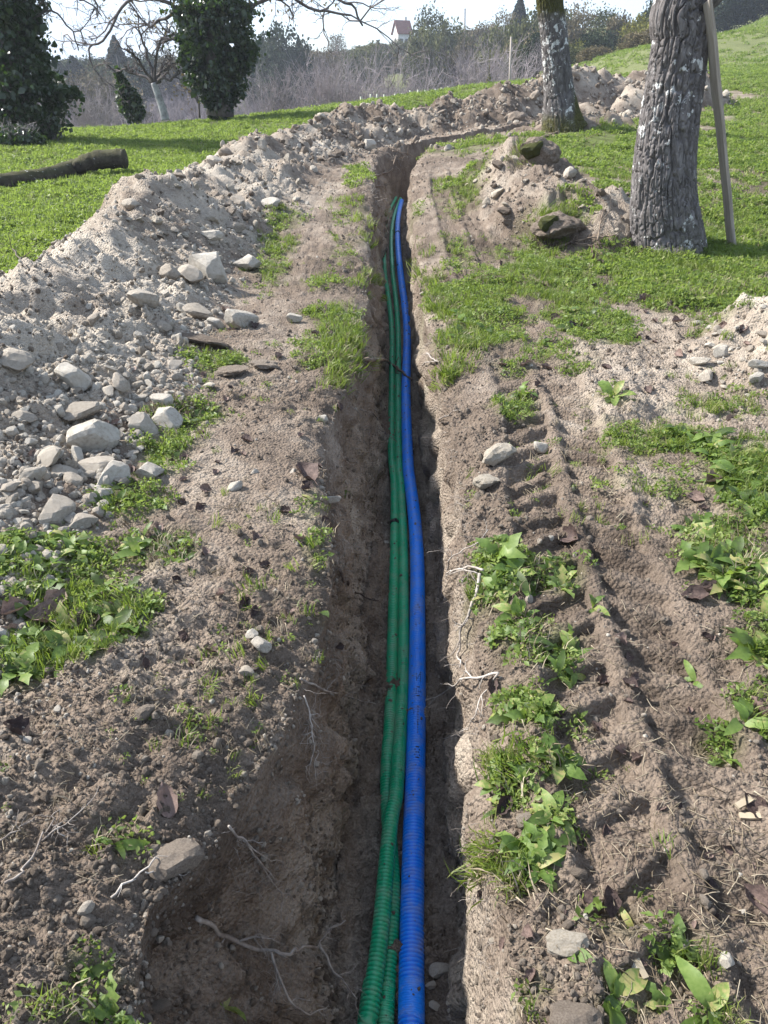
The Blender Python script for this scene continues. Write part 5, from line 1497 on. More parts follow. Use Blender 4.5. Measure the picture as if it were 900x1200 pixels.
# ivy
M['ivy'] = simple('ivy_leaf', [(.2, (.008, .017, .006)), (.5, (.020, .036, .012)), (.85, (.065, .085, .028))], 2.2, None, .32, spec=.5, trans=.2, objrand=0, tcol=(.08, .16, .02))
M['twig'] = simple('bare_twig', [(.3, (.055, .045, .042)), (.7, (.16, .135, .125))], 6, None, .9)
M['lime_bark'] = simple('whitened_bark', [(.3, (.22, .21, .21)), (.7, (.50, .49, .49))], 7, 30, .9, .4, .02)
def ivy_cloud(axis, prof, n, size, seed, lump=.22):
    """leaves over a lumpy column: axis points, radius profile along it"""
    rg = np.random.default_rng(seed); A = smooth_path(np.array(axis), 20)
    t = rg.random(n); k = t * (len(A) - 1); c = np.stack([np.interp(k, np.arange(len(A)), A[:, i]) for i in range(3)], 1)
    r = np.interp(t, np.linspace(0, 1, len(prof)), prof); a = rg.uniform(0, 6.28, n)
    sz_ = np.exp(rg.normal(0, .28, n)); spr = np.where(rg.random(n) < .12, rg.uniform(1.05, 1.5, n), 1.0)
    lum = spr + lump * vn3(np.cos(a) * 2.2, np.sin(a) * 2.2, t * len(prof) * 1.5, seed) + lump * .7 * vn3(np.cos(a) * 5, np.sin(a) * 5, t * len(prof) * 4.0, seed + 1)
    q = r * lum * np.where(rg.random(n) < .8, rg.uniform(.86, 1.08, n), rg.uniform(.4, .9, n))
    gap = vn3(np.cos(a) * 3.1 + 5, np.sin(a) * 3.1, t * len(prof) * 2.4, seed + 7) > -.42
    c, a, q, sz_ = c[gap], a[gap], q[gap], sz_[gap]
    C = c + np.stack([np.cos(a) * q, np.sin(a) * q, rg.normal(0, .05, len(q))], 1)
    V, T = leaves(C, size * sz_, rg, .8, .8)
    return V, T
def up_axis(px_list, Yv): return [tuple(at(px, py, Yv)) for px, py in px_list]
def wpx(w, py, Yv): return w * .5 * zdepth(at(450, py, Yv)) / FPX
# left ivy tree, cut by the edge
Yi = 22.0; b = hit(22, 166); iv = empty('ivy_tree', b)
tag(iv, 'dark ivy smothered tree cut off by the left edge of the picture', 'tree', 'ivy covered trees')
ax = up_axis([(18, 172), (16, 130), (14, 90), (10, 40), (4, 0), (-6, -60), (-10, -120)], Yi)
V, T = ivy_cloud(rel_to(np.array(b), ax), [wpx(70, 160, Yi), wpx(96, 140, Yi), wpx(100, 110, Yi), wpx(92, 80, Yi), wpx(72, 50, Yi), wpx(64, 20, Yi), wpx(68, 0, Yi), 1.2, 1.0, .6], 17000, .125, 31, .34)
link('ivy', np_mesh('ivy', V, None, T, M['ivy']), iv)
V, Q, T = tube(rel_to(np.array(b), ax), [.45, .42, .38, .34, .3, .25, .1], 10); link('trunk', np_mesh('trunk', V, Q, T, M['bark_far']), iv)
V, T = ivy_cloud(rel_to(np.array(b), up_axis([(50, 110), (72, 108), (85, 112)], Yi - .4)), [.5, .35, .12], 500, .17, 33); link('ivy', np_mesh('ivy', V, None, T, M['ivy']), iv)
twig_net(iv, [rel_to(np.array(b), up_axis(p, Yi)) for p in ([(30, 30), (62, 12), (84, 40), (92, 58)], [(30, 20), (70, -10), (100, 2), (120, 20)], [(20, 0), (60, -30), (110, -20), (150, -8)])], np.random.default_rng(3), M['twig'], 3, .8, .03, n_sub=5)
# the ivy column in the middle with its bare crown
Yi = 30.0; b = hit(258, 133); iv = empty('ivy_tree', b)
tag(iv, 'tall ivy clad tree left of the trench end with bare spreading branches', 'tree', 'ivy covered trees')
ax = up_axis([(258, 136), (258, 110), (256, 80), (253, 50), (250, 20), (250, 0), (250, -25)], Yi)
V, T = ivy_cloud(rel_to(np.array(b), ax), [wpx(20, 130, Yi), wpx(34, 115, Yi), wpx(52, 100, Yi), wpx(66, 80, Yi), wpx(78, 60, Yi), wpx(78, 40, Yi), wpx(74, 20, Yi), wpx(66, 0, Yi), wpx(44, -20, Yi)], 15000, .14, 32, .28)
link('ivy', np_mesh('ivy', V, None, T, M['ivy']), iv)
V, Q, T = tube(rel_to(np.array(b), ax), [.5, .42, .4, .36, .34, .3, .25], 10); link('trunk', np_mesh('trunk', V, Q, T, M['bark_far']), iv)
def mixY(pts, y0, y1): return [tuple(at(px, py, y0 + (y1 - y0) * i / (len(pts) - 1))) for i, (px, py) in enumerate(pts)]
twig_net(iv, [rel_to(np.array(b), mixY(p, Yi, Yi + dy)) for p, dy in (
    ([(240, 20), (205, 8), (175, -4), (148, 4), (128, 36), (104, 60)], -1.5), ([(235, 30), (205, 14), (178, 32), (165, 26)], 1), ([(240, 10), (190, -20), (130, -30), (90, -10)], .5),
    ([(262, 14), (300, 4), (335, -2), (375, 12), (412, 20)], -1), ([(262, 5), (310, -22), (360, -14), (405, 2), (425, 30)], 1.2), ([(250, -15), (262, -60), (300, -90)], 0), ([(250, -15), (220, -60), (180, -90)], 0),
    ([(235, 45), (212, 50), (198, 44), (188, 47)], 0))], np.random.default_rng(4), M['twig'], 3, .75, .075, n_sub=6, taper=.45)
# a few last leaves on it
rg = np.random.default_rng(8)
C = np.array([at(rg.uniform(100, 215), rg.uniform(-10, 40), Yi + rg.normal() * .6) for _ in range(60)] + [at(rg.uniform(285, 400), rg.uniform(-10, 20), Yi + rg.normal() * .6) for _ in range(50)]) - np.array(b)
M['last_leaf'] = simple('last_leaf', [(.3, (.10, .075, .03)), (.7, (.19, .15, .06))], 6, None, .7, trans=.3)
V, T = leaves(C, .17, rg, .5); link('foliage', np_mesh('foliage', V, None, T, M['last_leaf']), iv)
for k in range(9):
    py_ = rng.uniform(15, 110); sx = rng.choice([-1, 1]); c_ = at(255 + sx * (33 if py_ < 90 else 24), py_, 30.0 + rng.normal() * .5) - np.array(b)
    V, T = ivy_cloud([c_ - np.array((0, 0, .4)), c_, c_ + np.array((sx * .15, 0, .35))], [.15, .42, .1], 260, .14, 60 + k, .4)
    link('ivy', np_mesh('ivy', V, None, T, M['ivy']), iv)
# whitened bare tree
Yi = 31.0; b = hit(193, 138); wt = empty('bare_tree', b)
tag(wt, 'small bare tree with a whitish leaning trunk between the two ivy trees', 'tree')
V, Q, T = tube(smooth_path(rel_to(np.array(b), up_axis([(194, 141), (190, 126), (184, 108), (180, 97)], Yi)), 6), np.linspace(.16, .11, 19), 8); link('trunk', np_mesh('trunk', V, Q, T, M['lime_bark']), wt)
twig_net(wt, [rel_to(np.array(b), mixY(p, Yi, Yi + dy)) for p, dy in (([(180, 98), (165, 88), (150, 84), (136, 80)], .6), ([(180, 98), (166, 78), (157, 64), (146, 56)], -.6), ([(181, 97), (175, 72), (168, 48), (163, 24)], .3),
    ([(182, 98), (186, 84), (198, 80), (212, 70)], .5), ([(182, 98), (190, 92), (204, 92), (210, 82)], -.5), ([(181, 97), (184, 70), (190, 48), (205, 40)], .2))], np.random.default_rng(5), M['twig'], 3, .7, .06, n_sub=5, taper=.5)
# leaning ivy post, right of the left ivy tree
Yi = 32.0; b = hit(157, 140); ip_ = empty('ivy_tree', b)
tag(ip_, 'slim leaning ivy wrapped stem left of the whitish bare tree', 'tree', 'ivy covered trees')
ax = rel_to(np.array(b), up_axis([(157, 142), (153, 122), (146, 102), (137, 82)], Yi))
V, T = ivy_cloud(ax, [.22, .36, .38, .30, .14, .04], 1500, .15, 34); link('ivy', np_mesh('ivy', V, None, T, M['ivy']), ip_)
V, Q, T = tube(ax, [.09, .08, .06, .03], 6); link('trunk', np_mesh('trunk', V, Q, T, M['bark_far']), ip_)
# thin yellowish tree and grey brambles
Yi = 33.0; b = hit(233, 136); yt = empty('bare_tree', b)
tag(yt, 'thin tree with a few yellowish leaves against the middle ivy tree', 'tree')
twig_net(yt, [rel_to(np.array(b), mixY(p, Yi, Yi + .3)) for p in ([(234, 138), (230, 110), (226, 85), (222, 70)], [(232, 120), (222, 105), (210, 98)], [(231, 110), (240, 92), (246, 80)])], np.random.default_rng(6), M['twig'], 3, .6, .045, n_sub=5)
C = np.array([at(228 + rg.normal() * 13, 98 + rg.normal() * 15, Yi + rg.normal() * .5) for _ in range(150)]) - np.array(b)
V, T = leaves(C, .14, rg, .5); link('foliage', np_mesh('foliage', V, None, T, M['last_leaf']), yt)
M['grey_twig'] = simple('grey_twig', [(.3, (.15, .13, .125)), (.7, (.33, .30, .29))], 6, None, .9)
def bush(name, px, py, w, h, Yv, mat, label, seed, dens=40, leafmat=None, cat='bush', rr=.010, group=None):
    b = hit(px, py); s = zdepth(b) / FPX; rg = np.random.default_rng(seed); mb = MB()
    for _ in range(dens):
        a = rg.uniform(0, 6.28); tip = np.array((math.cos(a) * w * .5 * s * rg.random() ** .5, math.sin(a) * w * .4 * s * rg.random(), h * s * rg.uniform(.45, 1.0)))
        st = np.array((rg.normal() * w * .1 * s, rg.normal() * w * .1 * s, -.1)); mid = (st + tip) * .5 + rg.normal(size=3) * .12 * h * s + np.array((0, 0, .12 * h * s))
        P_ = smooth_path([st, mid, tip], 4); V, Q, T = tube(P_, np.linspace(rr, rr * .4, len(P_)), 3, False); mb.add(V, Q)
        for _ in range(4):
            k = int(rg.integers(3, len(P_))); e = P_[k] + rg.normal(size=3) * .16 * h * s + np.array((0, 0, .06 * h * s)); V, Q, T = tube([P_[k], (P_[k] + e) / 2 + rg.normal(size=3) * .02, e], [rr * .5, rr * .4, rr * .3], 3, False); mb.add(V, Q)
    o = mb.build(name, mat); o.location = b
    tag(o, label, cat, group)
    if leafmat:
        n = dens * 10; a = rg.uniform(0, 6.28, n); q = np.sqrt(rg.random(n)); C = np.stack([np.cos(a) * q * w * .5 * s, np.sin(a) * q * w * .4 * s, h * s * rg.uniform(.1, .9, n) * (1 - q * q * .6)], 1)
        V, T = leaves(C, .06 + .004 * b.y, rg, .6); link('foliage', np_mesh('foliage', V, None, T, leafmat), o)
    return o
bush('bramble', 22, 172, 64, 26, 20, M['grey_twig'], 'grey bare bramble at the foot of the left ivy tree', 41, 70, M['ivy'], 'bramble', .012)
bush('bramble', 60, 166, 34, 18, 20, M['grey_twig'], 'low bare bramble right of the grey one at the left ivy tree', 42, 36, None, 'bramble', .010)
M['straw_bush'] = simple('straw_bush', [(.3, (.17, .135, .07)), (.7, (.34, .28, .15))], 5, None, .9, trans=.2)
bush('dry_bush', 361, 124, 34, 24, 36, M['straw_bush'], 'straw coloured dry bush beyond the meadow edge', 43, 160, None, 'bush', .014)
bush('grey_bush', 318, 128, 30, 26, 34, M['grey_twig'], 'grey twiggy bush right of the stone cross', 44, 70, M['ivy'], 'bush', .012)
bush('grey_bush', 228, 140, 44, 16, 33, M['grey_twig'], 'low grey scrub between the bare tree and the ivy column', 45, 60, M['grass'], 'bush', .010)
# stone cross by the ivy column
def cross():
    b = hit(296, 131); s = zdepth(b) / FPX
    m = simple('dark_weathered_stone', [(.3, (.045, .040, .038)), (.7, (.17, .155, .145))], 7, 30, .95, .7, .02)
    bm = bmesh.new()
    def blk(cx, cz, w, d, h):
        r = bmesh.ops.create_cube(bm, size=1)
        for v in r['verts']: v.co = Vector((v.co.x * w + cx, v.co.y * d, v.co.z * h + cz))
    blk(0, 11 * s, 10.5 * s, .26, 24 * s); blk(0, 27 * s, 20 * s, .262, 9 * s); blk(.5 * s, 34 * s, 7.5 * s, .258, 7 * s)
    bmesh.ops.bevel(bm, geom=bm.edges[:], offset=.03, segments=2, affect='EDGES')
    for v in bm.verts: v.co += Vector([float(vn3(np.array([v.co.x * 6]), np.array([v.co.y * 6]), np.array([v.co.z * 6]), k)[0]) * .035 for k in (1, 2, 3)])
    me = bpy.data.meshes.new('stone_cross'); bm.to_mesh(me); bm.free(); me.materials.append(m)
    o = link('stone_cross', me); o.location = b; o.rotation_euler = (0, .03, .25)
    tag(o, 'small dark weathered stone cross beside the ivy clad tree', 'stone cross')
    tag(put_rock(CLODS[2], 285, 131, 22, 10, 'mossy_stone', .3), 'low mossy stone at the foot of the stone cross', 'stone')
cross()

# turf clods on the right hand mound
M['moss'] = simple('moss', [(.3, (.022, .026, .006)), (.7, (.075, .080, .016))], 25, 60, .95, .8, .02)
for px, py, w, h, lab in [(632, 178, 48, 30, 'dark block of turf with a mossy left side on top of the earth mound'), (655, 263, 62, 30, 'dark turf sod with hanging grass at the front of the earth mound')]:
    o = put_rock(rock_mesh('turf_clod', int(px), M['clod'], 4, (1, .9, .95), 5, .15), px, py, w, h, 'turf_clod', .35, (0, 0, .2)); tag(o, lab, 'turf clod', 'turf clods on the mound')
    mm = rock_mesh('moss_cover', int(px) + 1, M['moss'], 3, (1, .8, .75), 4, .25); c = link('moss_cover', mm, o); c.location = (-.42, -.25, .22); c.scale = (.62, .7, .75)
# ------------------------------------------------------------------ the far side: thicket, woods, house
M['thicket'] = simple('thicket_twig', [(.3, (.145, .120, .126)), (.7, (.28, .245, .252))], 4, None, .9, objrand=.5)
def shrub_mesh(seed, n, sides=3, th=1.0):
    rg = np.random.default_rng(seed); mb = MB()
    for _ in range(n):
        a = rg.uniform(0, 6.28); le = rg.uniform(.1, .55)
        tip = np.array((math.cos(a) * le, math.sin(a) * le, rg.uniform(.6, 1.0))); st = np.array((rg.normal() * .06, rg.normal() * .06, -.06))
        mid = (st + tip) * .5 + rg.normal(size=3) * .06; P_ = smooth_path([st, mid, tip], 3)
        V, Q, T = tube(P_, np.linspace(.010 * th, .004 * th, len(P_)), sides, False); mb.add(V, Q)
        for _ in range(7):
            k = int(rg.integers(2, len(P_))); d = rg.normal(size=3) * .5 + np.array((math.cos(a) * .4, math.sin(a) * .4, 1.1)); d /= np.linalg.norm(d); L = rg.uniform(.12, .3)
            e = P_[k] + d * L; m_ = (P_[k] + e) / 2 + rg.normal(size=3) * .02
            V, Q, T = tube([P_[k], m_, e], [.0042 * th, .0034 * th, .002 * th], 3, False); mb.add(V, Q)
            for _ in range(3):
                d2 = d + rg.normal(size=3) * .5; e2 = m_ + d2 * L * .55; V, Q, T = tube([m_, e2], [.003 * th, .0016 * th], 3, False); mb.add(V, Q)
    return mb.mesh('shrub', M['thicket'])
SHRUB = [shrub_mesh(1000 + k, 26) for k in range(5)]
FINE = [shrub_mesh(1020 + k, 70, 3, .55) for k in range(3)]
def thicket():
    P_, S = [], []
    rg = np.random.default_rng(55)
    for _ in range(900):
        y = rg.uniform(62, 150); px = rg.uniform(20, 660)
        x = (px - 450) / FPX * y * 1.0
        if px > 555 + 40 * rg.random(): continue
        z = float(land(x, y)); P_.append((x, y, z - .2)); S.append(rg.uniform(2.6, 5.0) * (1.2 if px < 290 else 1))
    n = len(P_)
    scatter('bare_thicket', SHRUB, np.array(P_), np.stack([rg.normal(0, .08, n), rg.normal(0, .08, n), rg.uniform(0, 6.28, n)], 1), np.array(S), rg.integers(0, 5, n))
thicket()
M['shrub_pale'] = simple('pale_shrub_twig', [(.3, (.17, .145, .145)), (.7, (.31, .275, .275))], 4, None, .9)
for px, py, h, Yv, lab in [(408, 116, 44, 52, 'bare grey shrub in front of the thicket at the middle of the wood'), (395, 118, 32, 50, 'smaller bare shrub left of the grey one in front of the thicket'), (540, 108, 34, 56, 'bare shrub behind the right end of the far meadow'),
                           (330, 122, 30, 50, 'bare shrub rising behind the stone cross and grey bush'), (465, 112, 28, 54, 'low bare shrub in the middle behind the row of stakes'), (110, 140, 34, 50, 'bare shrub behind the meadow edge at the left'), (640, 98, 50, 70, 'pale bare sapling left of the second tree')]:
    p = at(px, py, Yv); o = link('bare_shrub', FINE[int(rng.integers(0, 3))].copy()); o.data.materials[0] = M['shrub_pale'] if h > 32 else M['thicket']
    z = float(land(p[0], p[1])); top = at(px, py - h, Yv)[2]; sc = top - z
    o.location = (p[0], p[1], z); o.scale = (sc * .85, sc * .85, sc); o.rotation_euler = (0, 0, rng.uniform(0, 6)); tag(o, lab, 'shrub', 'bare shrubs in front of the thicket')

# crowns: clumps of leaves on limbs; sizes are fractions of the tree's height
def crown_mesh(seed, kind, mat):
    rg = np.random.default_rng(seed); C = []; sz = []
    if kind == 'conifer':
        for _ in range(4200):
            t = rg.random() ** .8; lay = round(t * 13) / 13; r = (1 - t) ** .8 * .30 * (1 + .25 * math.sin(lay * 91)); a = rg.uniform(0, 6.28); q = r * rg.random() ** .45
            C.append((math.cos(a) * q, math.sin(a) * q, .06 + .94 * t - q * .35)); sz.append(.035)
    elif kind == 'sparse':
        for _ in range(150):
            a, e = rg.uniform(0, 6.28), rg.uniform(-1, 1); rr = rg.uniform(.55, 1.0)
            c = np.array((math.cos(a) * .30 * rr * math.sqrt(1 - e * e), math.sin(a) * .30 * rr * math.sqrt(1 - e * e), .62 + .36 * e * rr))
            for _ in range(22): C.append(c + rg.normal(size=3) * .042); sz.append(.026)
    elif kind == 'poplar':
        for _ in range(2000):
            t = rg.random(); r = .12 * math.sin(min(1, t * 1.15 + .12) * math.pi) ** .6; a = rg.uniform(0, 6.28); q = r * rg.random() ** .5
            C.append((math.cos(a) * q, math.sin(a) * q, .1 + .9 * t)); sz.append(.028)
    else:
        for _ in range(240):
            a, e = rg.uniform(0, 6.28), rg.uniform(-.95, 1); rr = rg.uniform(.62, 1.02) * (1 + .25 * math.sin(a * 3 + seed))
            c = np.array((math.cos(a) * .40 * rr * math.sqrt(1 - e * e), math.sin(a) * .40 * rr * math.sqrt(1 - e * e), .55 + .45 * e * min(rr, 1.0)))
            for _ in range(30): C.append(c + rg.normal(size=3) * .045); sz.append(.040)
    C = np.array(C); V, T = leaves(C, np.array(sz) * rg.uniform(.7, 1.4, len(C)), rg, .75, .9)
    return np_mesh('crown', V, None, T, mat)
def far_leaf(name, c0, c1): return simple(name, [(.3, c0), (.7, c1)], 2.0, None, .9, spec=.1, trans=.15, objrand=.3)
M['olive'] = far_leaf('olive_foliage', (.055, .064, .024), (.135, .140, .055))
M['dark_green'] = far_leaf('dark_foliage', (.018, .030, .016), (.045, .060, .030))
M['conifer'] = far_leaf('conifer_foliage', (.014, .026, .018), (.035, .052, .032))
M['yellow'] = far_leaf('yellow_foliage', (.10, .11, .025), (.20, .19, .045))
M['brownish'] = far_leaf('brown_olive_foliage', (.085, .073, .045), (.18, .15, .085))
CR = {}
for k, (kd, mt) in enumerate([('round', 'olive'), ('round', 'dark_green'), ('conifer', 'conifer'), ('round', 'yellow'), ('round', 'brownish'), ('sparse', 'olive'), ('sparse', 'brownish'), ('poplar', 'yellow'), ('poplar', 'olive')]):
    CR[(kd, mt)] = [crown_mesh(1100 + 10 * k + j, kd, M[mt]) for j in range(2)]
def trunk_mesh(seed):
    rg = np.random.default_rng(seed); mb = MB()
    V, Q, T = tube([(0, 0, -.05), (.01, 0, .3), (0, .01, .65)], [.022, .017, .008], 6); mb.add(V, Q, T)
    for _ in range(9):
        z = rg.uniform(.3, .6); a = rg.uniform(0, 6.28); L = rg.uniform(.15, .34)
        V, Q, T = tube([(0, 0, z), (math.cos(a) * L * .5, math.sin(a) * L * .5, z + .12), (math.cos(a) * L, math.sin(a) * L, z + .24)], [.009, .006, .003], 4); mb.add(V, Q, T)
    return mb.mesh('trunk', M['bark_far'])
TRK = [trunk_mesh(1300 + k) for k in range(3)]
def tree(px, ptop, pbase, w, kd, mt, Yv, label, group='trees along the far wood'):
    if px < 215: w *= 1.7
    p = at(px, pbase, Yv); z = float(land(p[0], Yv)); top = at(px, ptop, Yv)[2]; h = max(top - z, 2.0); wid = w * zdepth((p[0], Yv, z)) / FPX
    base_w = {'round': .86, 'conifer': .46, 'sparse': .66, 'poplar': .25}[kd] * h
    e = empty('tree', (p[0], Yv, z), (0, 0, rng.uniform(0, 6.28))); tag(e, label, 'tree', group)
    c = link('crown', CR[(kd, mt)][int(rng.integers(0, 2))], e); c.scale = (wid / base_w * h, wid / base_w * h, h)
    t = link('trunk', TRK[int(rng.integers(0, 3))], e); t.scale = (h * .8, h * .8, h)
for args in [
    (330, 34, 95, 66, 'round', 'dark_green', 140, 'big rounded dark evergreen tree right of the ivy clad tree'), (300, 52, 95, 40, 'round', 'dark_green', 145, 'dark evergreen tree between ivy clad tree and big rounded evergreen'),
    (292, 58, 95, 26, 'conifer', 'conifer', 160, 'dark conifer close to the right side of the ivy clad tree'), (352, 42, 95, 26, 'conifer', 'conifer', 150, 'dark pointed conifer on the right shoulder of the big rounded evergreen'),
    (382, 60, 92, 40, 'round', 'brownish', 150, 'brownish low tree right of the big rounded evergreen'), (396, 36, 90, 26, 'sparse', 'brownish', 175, 'thin nearly bare tree between evergreen and house'),
    (436, 52, 88, 40, 'round', 'olive', 165, 'olive tree left below the house'), (443, 47, 85, 20, 'conifer', 'conifer', 190, 'little dark conifer left of the house'), (412, 62, 90, 34, 'round', 'olive', 160, 'low olive tree left of the house and its conifer'),
    (478, 24, 60, 12, 'conifer', 'conifer', 262, 'tip of a conifer behind the house roof'), (505, 4, 85, 50, 'sparse', 'olive', 150, 'tall airy tree right of the house'), (468, 47, 80, 26, 'round', 'olive', 190, 'small olive tree directly below the house'), (494, 34, 90, 36, 'round', 'olive', 140, 'olive tree hiding the right corner of the house'),
    (525, 30, 92, 46, 'round', 'olive', 145, 'broad olive tree right of the tall airy tree'), (548, 46, 92, 38, 'round', 'brownish', 140, 'brownish tree at the middle of the far wood'), (565, 28, 92, 40, 'round', 'brownish', 170, 'brownish tree at the middle of the skyline'),
    (578, 34, 96, 46, 'round', 'olive', 130, 'olive tree right of the skyline brownish tree'), (587, 8, 90, 40, 'sparse', 'brownish', 160, 'thin pale tree left of the big conifer on the skyline'), (603, -6, 92, 36, 'conifer', 'conifer', 165, 'big pointed conifer on the skyline left of the second tree'),
    (608, 22, 98, 52, 'round', 'olive', 118, 'large olive tree left of the second tree'), (636, 8, 98, 60, 'round', 'olive', 125, 'large olive tree right behind the second tree'), (672, 0, 98, 56, 'sparse', 'brownish', 130, 'tall brownish half bare tree right of the second tree'),
    (662, 24, 98, 52, 'round', 'brownish', 112, 'brown olive tree right of the second tree'), (690, 40, 98, 54, 'round', 'dark_green', 92, 'dark low tree at the foot of the right wood'), (706, 6, 90, 56, 'sparse', 'olive', 120, 'airy olive tree left of the yellow one'),
    (722, 18, 92, 44, 'round', 'brownish', 110, 'brownish tree left of the yellow one'), (744, 22, 82, 44, 'round', 'yellow', 100, 'yellow green tree left of the big trunk'), (762, 0, 78, 50, 'round', 'dark_green', 108, 'dark tree behind the big trunk'),
    (842, -14, 30, 50, 'round', 'dark_green', 125, 'dark tree on the ridge just right of the board'), (874, -16, 26, 50, 'round', 'dark_green', 125, 'dark tree on the ridge in the top right corner'), (908, -20, 22, 54, 'round', 'olive', 125, 'tree on the ridge cut by the right edge'), (805, -20, 40, 60, 'round', 'brownish', 128, 'brownish ridge tree behind the big trunk'),
    (92, 66, 110, 30, 'conifer', 'conifer', 150, 'dark conifer just right of the left ivy tree'), (110, 68, 110, 40, 'round', 'dark_green', 155, 'dark rounded tree between two conifers at the left'), (126, 76, 110, 36, 'round', 'olive', 150, 'olive tree left of the tallest conifer'),
    (76, 72, 112, 28, 'conifer', 'conifer', 148, 'dark conifer half hidden by the left ivy tree'), (143, 42, 110, 26, 'conifer', 'conifer', 150, 'tallest conifer at the left, behind the whitish tree'), (166, 66, 110, 40, 'round', 'dark_green', 150, 'dark tree behind the crown of the whitish tree'),
    (190, 66, 110, 34, 'round', 'dark_green', 155, 'dark tree behind the right branches of the whitish tree'), (208, 66, 110, 34, 'round', 'brownish', 150, 'brownish tree left of the ivy clad tree'), (100, 88, 118, 46, 'round', 'brownish', 120, 'brownish low tree below the left conifers'), (133, 90, 120, 44, 'round', 'brownish', 118, 'low brownish tree behind the slim ivy stem'),
    (572, 60, 104, 12, 'poplar', 'yellow', 62, 'thin yellowish sapling beyond the spoil heap'), (556, 66, 106, 10, 'poplar', 'olive', 62, 'thin greenish sapling left of the yellowish one'), (540, 84, 106, 16, 'poplar', 'yellow', 60, 'short yellowish sapling left of the two thin ones')]:
    tree(*args)
for k in range(84):
    px = rng.uniform(70, 640); tp_ = np.interp(px, [70, 215, 300, 400, 470, 560, 640], [82, 78, 62, 66, 52, 46, 30]) + rng.uniform(-14, 10)
    if 440 < px < 492: tp_ = 62.0
    kd, mt, nm = [('round', 'olive', 'olive green'), ('round', 'brownish', 'brownish'), ('sparse', 'brownish', 'half bare brownish'), ('round', 'dark_green', 'dark green')][int(rng.integers(0, 4))]
    tree(px, tp_, 100, rng.uniform(34, 58), kd, mt, rng.uniform(165, 225), f"{nm} tree in the wooded slope {'left of the house' if px < 458 else 'right of the house'} behind the bare thicket", f"{nm} trees {'left' if px < 458 else 'right'} of the house on the slope")
for k in range(16):
    px = 575 + k * 12 + rng.uniform(-6, 6); kd, mt, nm = [('round', 'olive', 'olive'), ('round', 'brownish', 'brownish'), ('sparse', 'olive', 'airy olive'), ('round', 'dark_green', 'dark green'), ('round', 'yellow', 'yellowish')][[0, 1, 2, 0, 3, 1, 0, 2, 4, 0, 1, 3, 0, 4, 1, 0][k]]
    tree(px, np.interp(px, [570, 640, 700, 770], [50, 44, 52, 56]) + rng.uniform(-12, 12), np.interp(px, [570, 690, 770], [106, 98, 88]), rng.uniform(40, 58), kd, mt, rng.uniform(78, 100), f'{nm} bushy tree in the front row of the wood beyond the spoil heap', f'{nm} trees in the front row of the right wood')
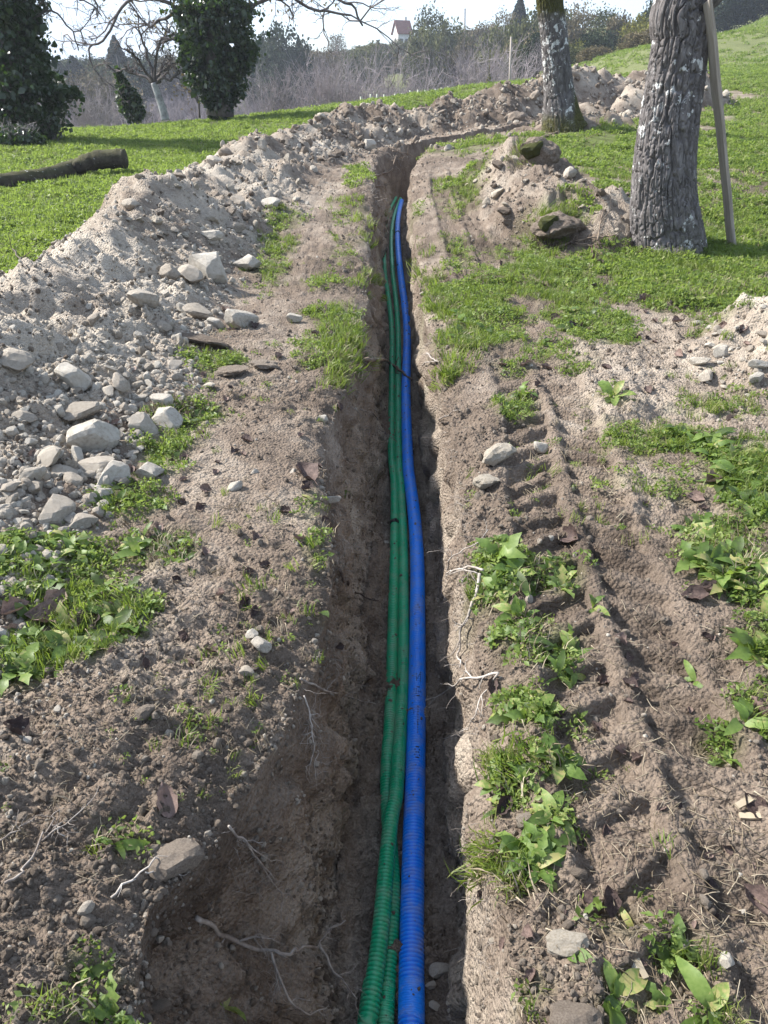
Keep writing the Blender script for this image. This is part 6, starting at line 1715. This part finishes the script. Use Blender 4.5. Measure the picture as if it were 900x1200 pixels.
# the house on the hill
def house():
    Yv = 215; p = at(471, 52, Yv); s = zdepth((p[0], Yv, p[2])) / FPX
    z = min(float(land(p[0], Yv)), at(471, 50, Yv)[2]); e = empty('house', (p[0], Yv, z), (0, 0, R(24)))
    tag(e, 'small white house with a steep red brown roof on the far hill', 'house')
    m_w = simple('white_render', [(.3, (.62, .60, .57)), (.7, (.74, .72, .69))], 2, None, .9); m_r = simple('red_tile', [(.3, (.16, .075, .06)), (.7, (.26, .13, .105))], 3, None, .85)
    m_g = simple('dark_glass', [(.3, (.03, .035, .04)), (.7, (.06, .065, .07))], 3, None, .2)
    top = at(471, 38, Yv)[2] - z; rid = at(471, 25, Yv)[2] - z; W, D = 17 * s, 15 * s
    def prism(name, v, f, m, par=e):
        return link(name, np_mesh(name, np.array(v), [q for q in f if len(q) == 4] or None, [q for q in f if len(q) == 3] or None, m, False), par)
    w, d = W / 2, D / 2
    wall = prism('wall', [(-w, -d, -1), (w, -d, -1), (w, d, -1), (-w, d, -1), (-w, -d, top), (w, -d, top), (w, d, top), (-w, d, top), (-w, 0, rid - .25), (w, 0, rid - .25)],
                 [(0, 1, 5, 4), (1, 2, 6, 5), (2, 3, 7, 6), (3, 0, 4, 7), (4, 8, 7), (5, 6, 9)], m_w)
    o = .35; k = (rid - top) / d
    roof = prism('roof', [(-w - o, -d - o, top - o * k), (w + o, -d - o, top - o * k), (w + o, 0, rid), (-w - o, 0, rid), (-w - o, d + o, top - o * k), (w + o, d + o, top - o * k),
                          (-w - o, -d - o, top - o * k + .25), (w + o, -d - o, top - o * k + .25), (w + o, 0, rid + .25), (-w - o, 0, rid + .25), (-w - o, d + o, top - o * k + .25), (w + o, d + o, top - o * k + .25)],
                 [(6, 7, 8, 9), (9, 8, 11, 10), (1, 0, 3, 2), (2, 3, 4, 5), (0, 1, 7, 6), (5, 4, 10, 11), (1, 2, 8, 7), (2, 5, 11, 8), (3, 0, 6, 9), (4, 3, 9, 10)], m_r)
    def box(name, c, sx, sy, sz, m, par):
        v = [(c[0] + a * sx / 2, c[1] + b * sy / 2, c[2] + g * sz / 2) for g in (-1, 1) for b in (-1, 1) for a in (-1, 1)]
        return prism(name, v, [(0, 2, 3, 1), (4, 5, 7, 6), (0, 1, 5, 4), (2, 6, 7, 3), (0, 4, 6, 2), (1, 3, 7, 5)], m, par)
    box('chimney', (w * .55, .3, rid + .35), .6, .6, 1.2, m_w, roof)
    for x in (-.5, .35): box('window', (x * w, -d - .02, top * .55), .9, .12, 1.2, m_g, wall)
    box('window', (-w - .02, 0, top * .6), .12, .8, 1.1, m_g, wall)
house()
# pole, mast and the row of pale stakes at the meadow's far edge
def post(name, px, p0, p1, Yv, r, mat, label, cat, group=None, lean=0):
    b = at(px, p0, Yv); z = float(land(b[0], Yv)); t = at(px + lean, p1, Yv)
    V, Q, T = tube([(0, 0, -.2), (lean * .005, 0, (t[2] - z) * .5), (t[0] - b[0], 0, t[2] - z)], [r, r * .95, r * .85], 7)
    o = link(name, np_mesh(name, V, Q, T, mat)); o.location = (b[0], Yv, z); tag(o, label, cat, group); return o
post('pole', 597, 94, 43, 48, .06, M['board'], 'tall thin wooden pole standing beyond the far spoil heap', 'pole', None, 2)
post('utility_pole', 545, 40, 10, 170, .14, M['bark_far'], 'distant utility pole on the skyline right of the house', 'pole')
M['stake'] = simple('pale_stake', [(.3, (.42, .43, .33)), (.7, (.60, .60, .50))], 5, None, .7)
for k in range(15):
    px = 424 + k * 9.4 + rng.normal() * 1.5; py = 118.5 - k * .85
    post('stake', px, py, py - rng.uniform(4.5, 8), 37 + k * .25, .045, M['stake'], 'short pale stake in the row along the far edge of the meadow', 'stake', 'stakes along the meadow edge', rng.normal() * .6)

# ------------------------------------------------------------------ the air: thin even haze over the valley
def haze():
    bm = bmesh.new(); bmesh.ops.create_cube(bm, size=1)
    for v in bm.verts: v.co = Vector((v.co.x * 1560, (v.co.y + .5) * 590 - 140, (v.co.z + .5) * 92 - 32))
    me = bpy.data.meshes.new('haze'); bm.to_mesh(me); bm.free()
    m = bpy.data.materials.new('haze_air'); m.use_nodes = True; n, l = m.node_tree.nodes, m.node_tree.links; n.clear()
    o = n.new('ShaderNodeOutputMaterial'); v = n.new('ShaderNodeVolumePrincipled')
    v.inputs['Color'].default_value = (.80, .87, 1.0, 1); v.inputs['Density'].default_value = .00055; v.inputs['Anisotropy'].default_value = .25
    l.new(v.outputs[0], o.inputs['Volume']); me.materials.append(m)
    tag(link('haze', me), kind='stuff')
haze()
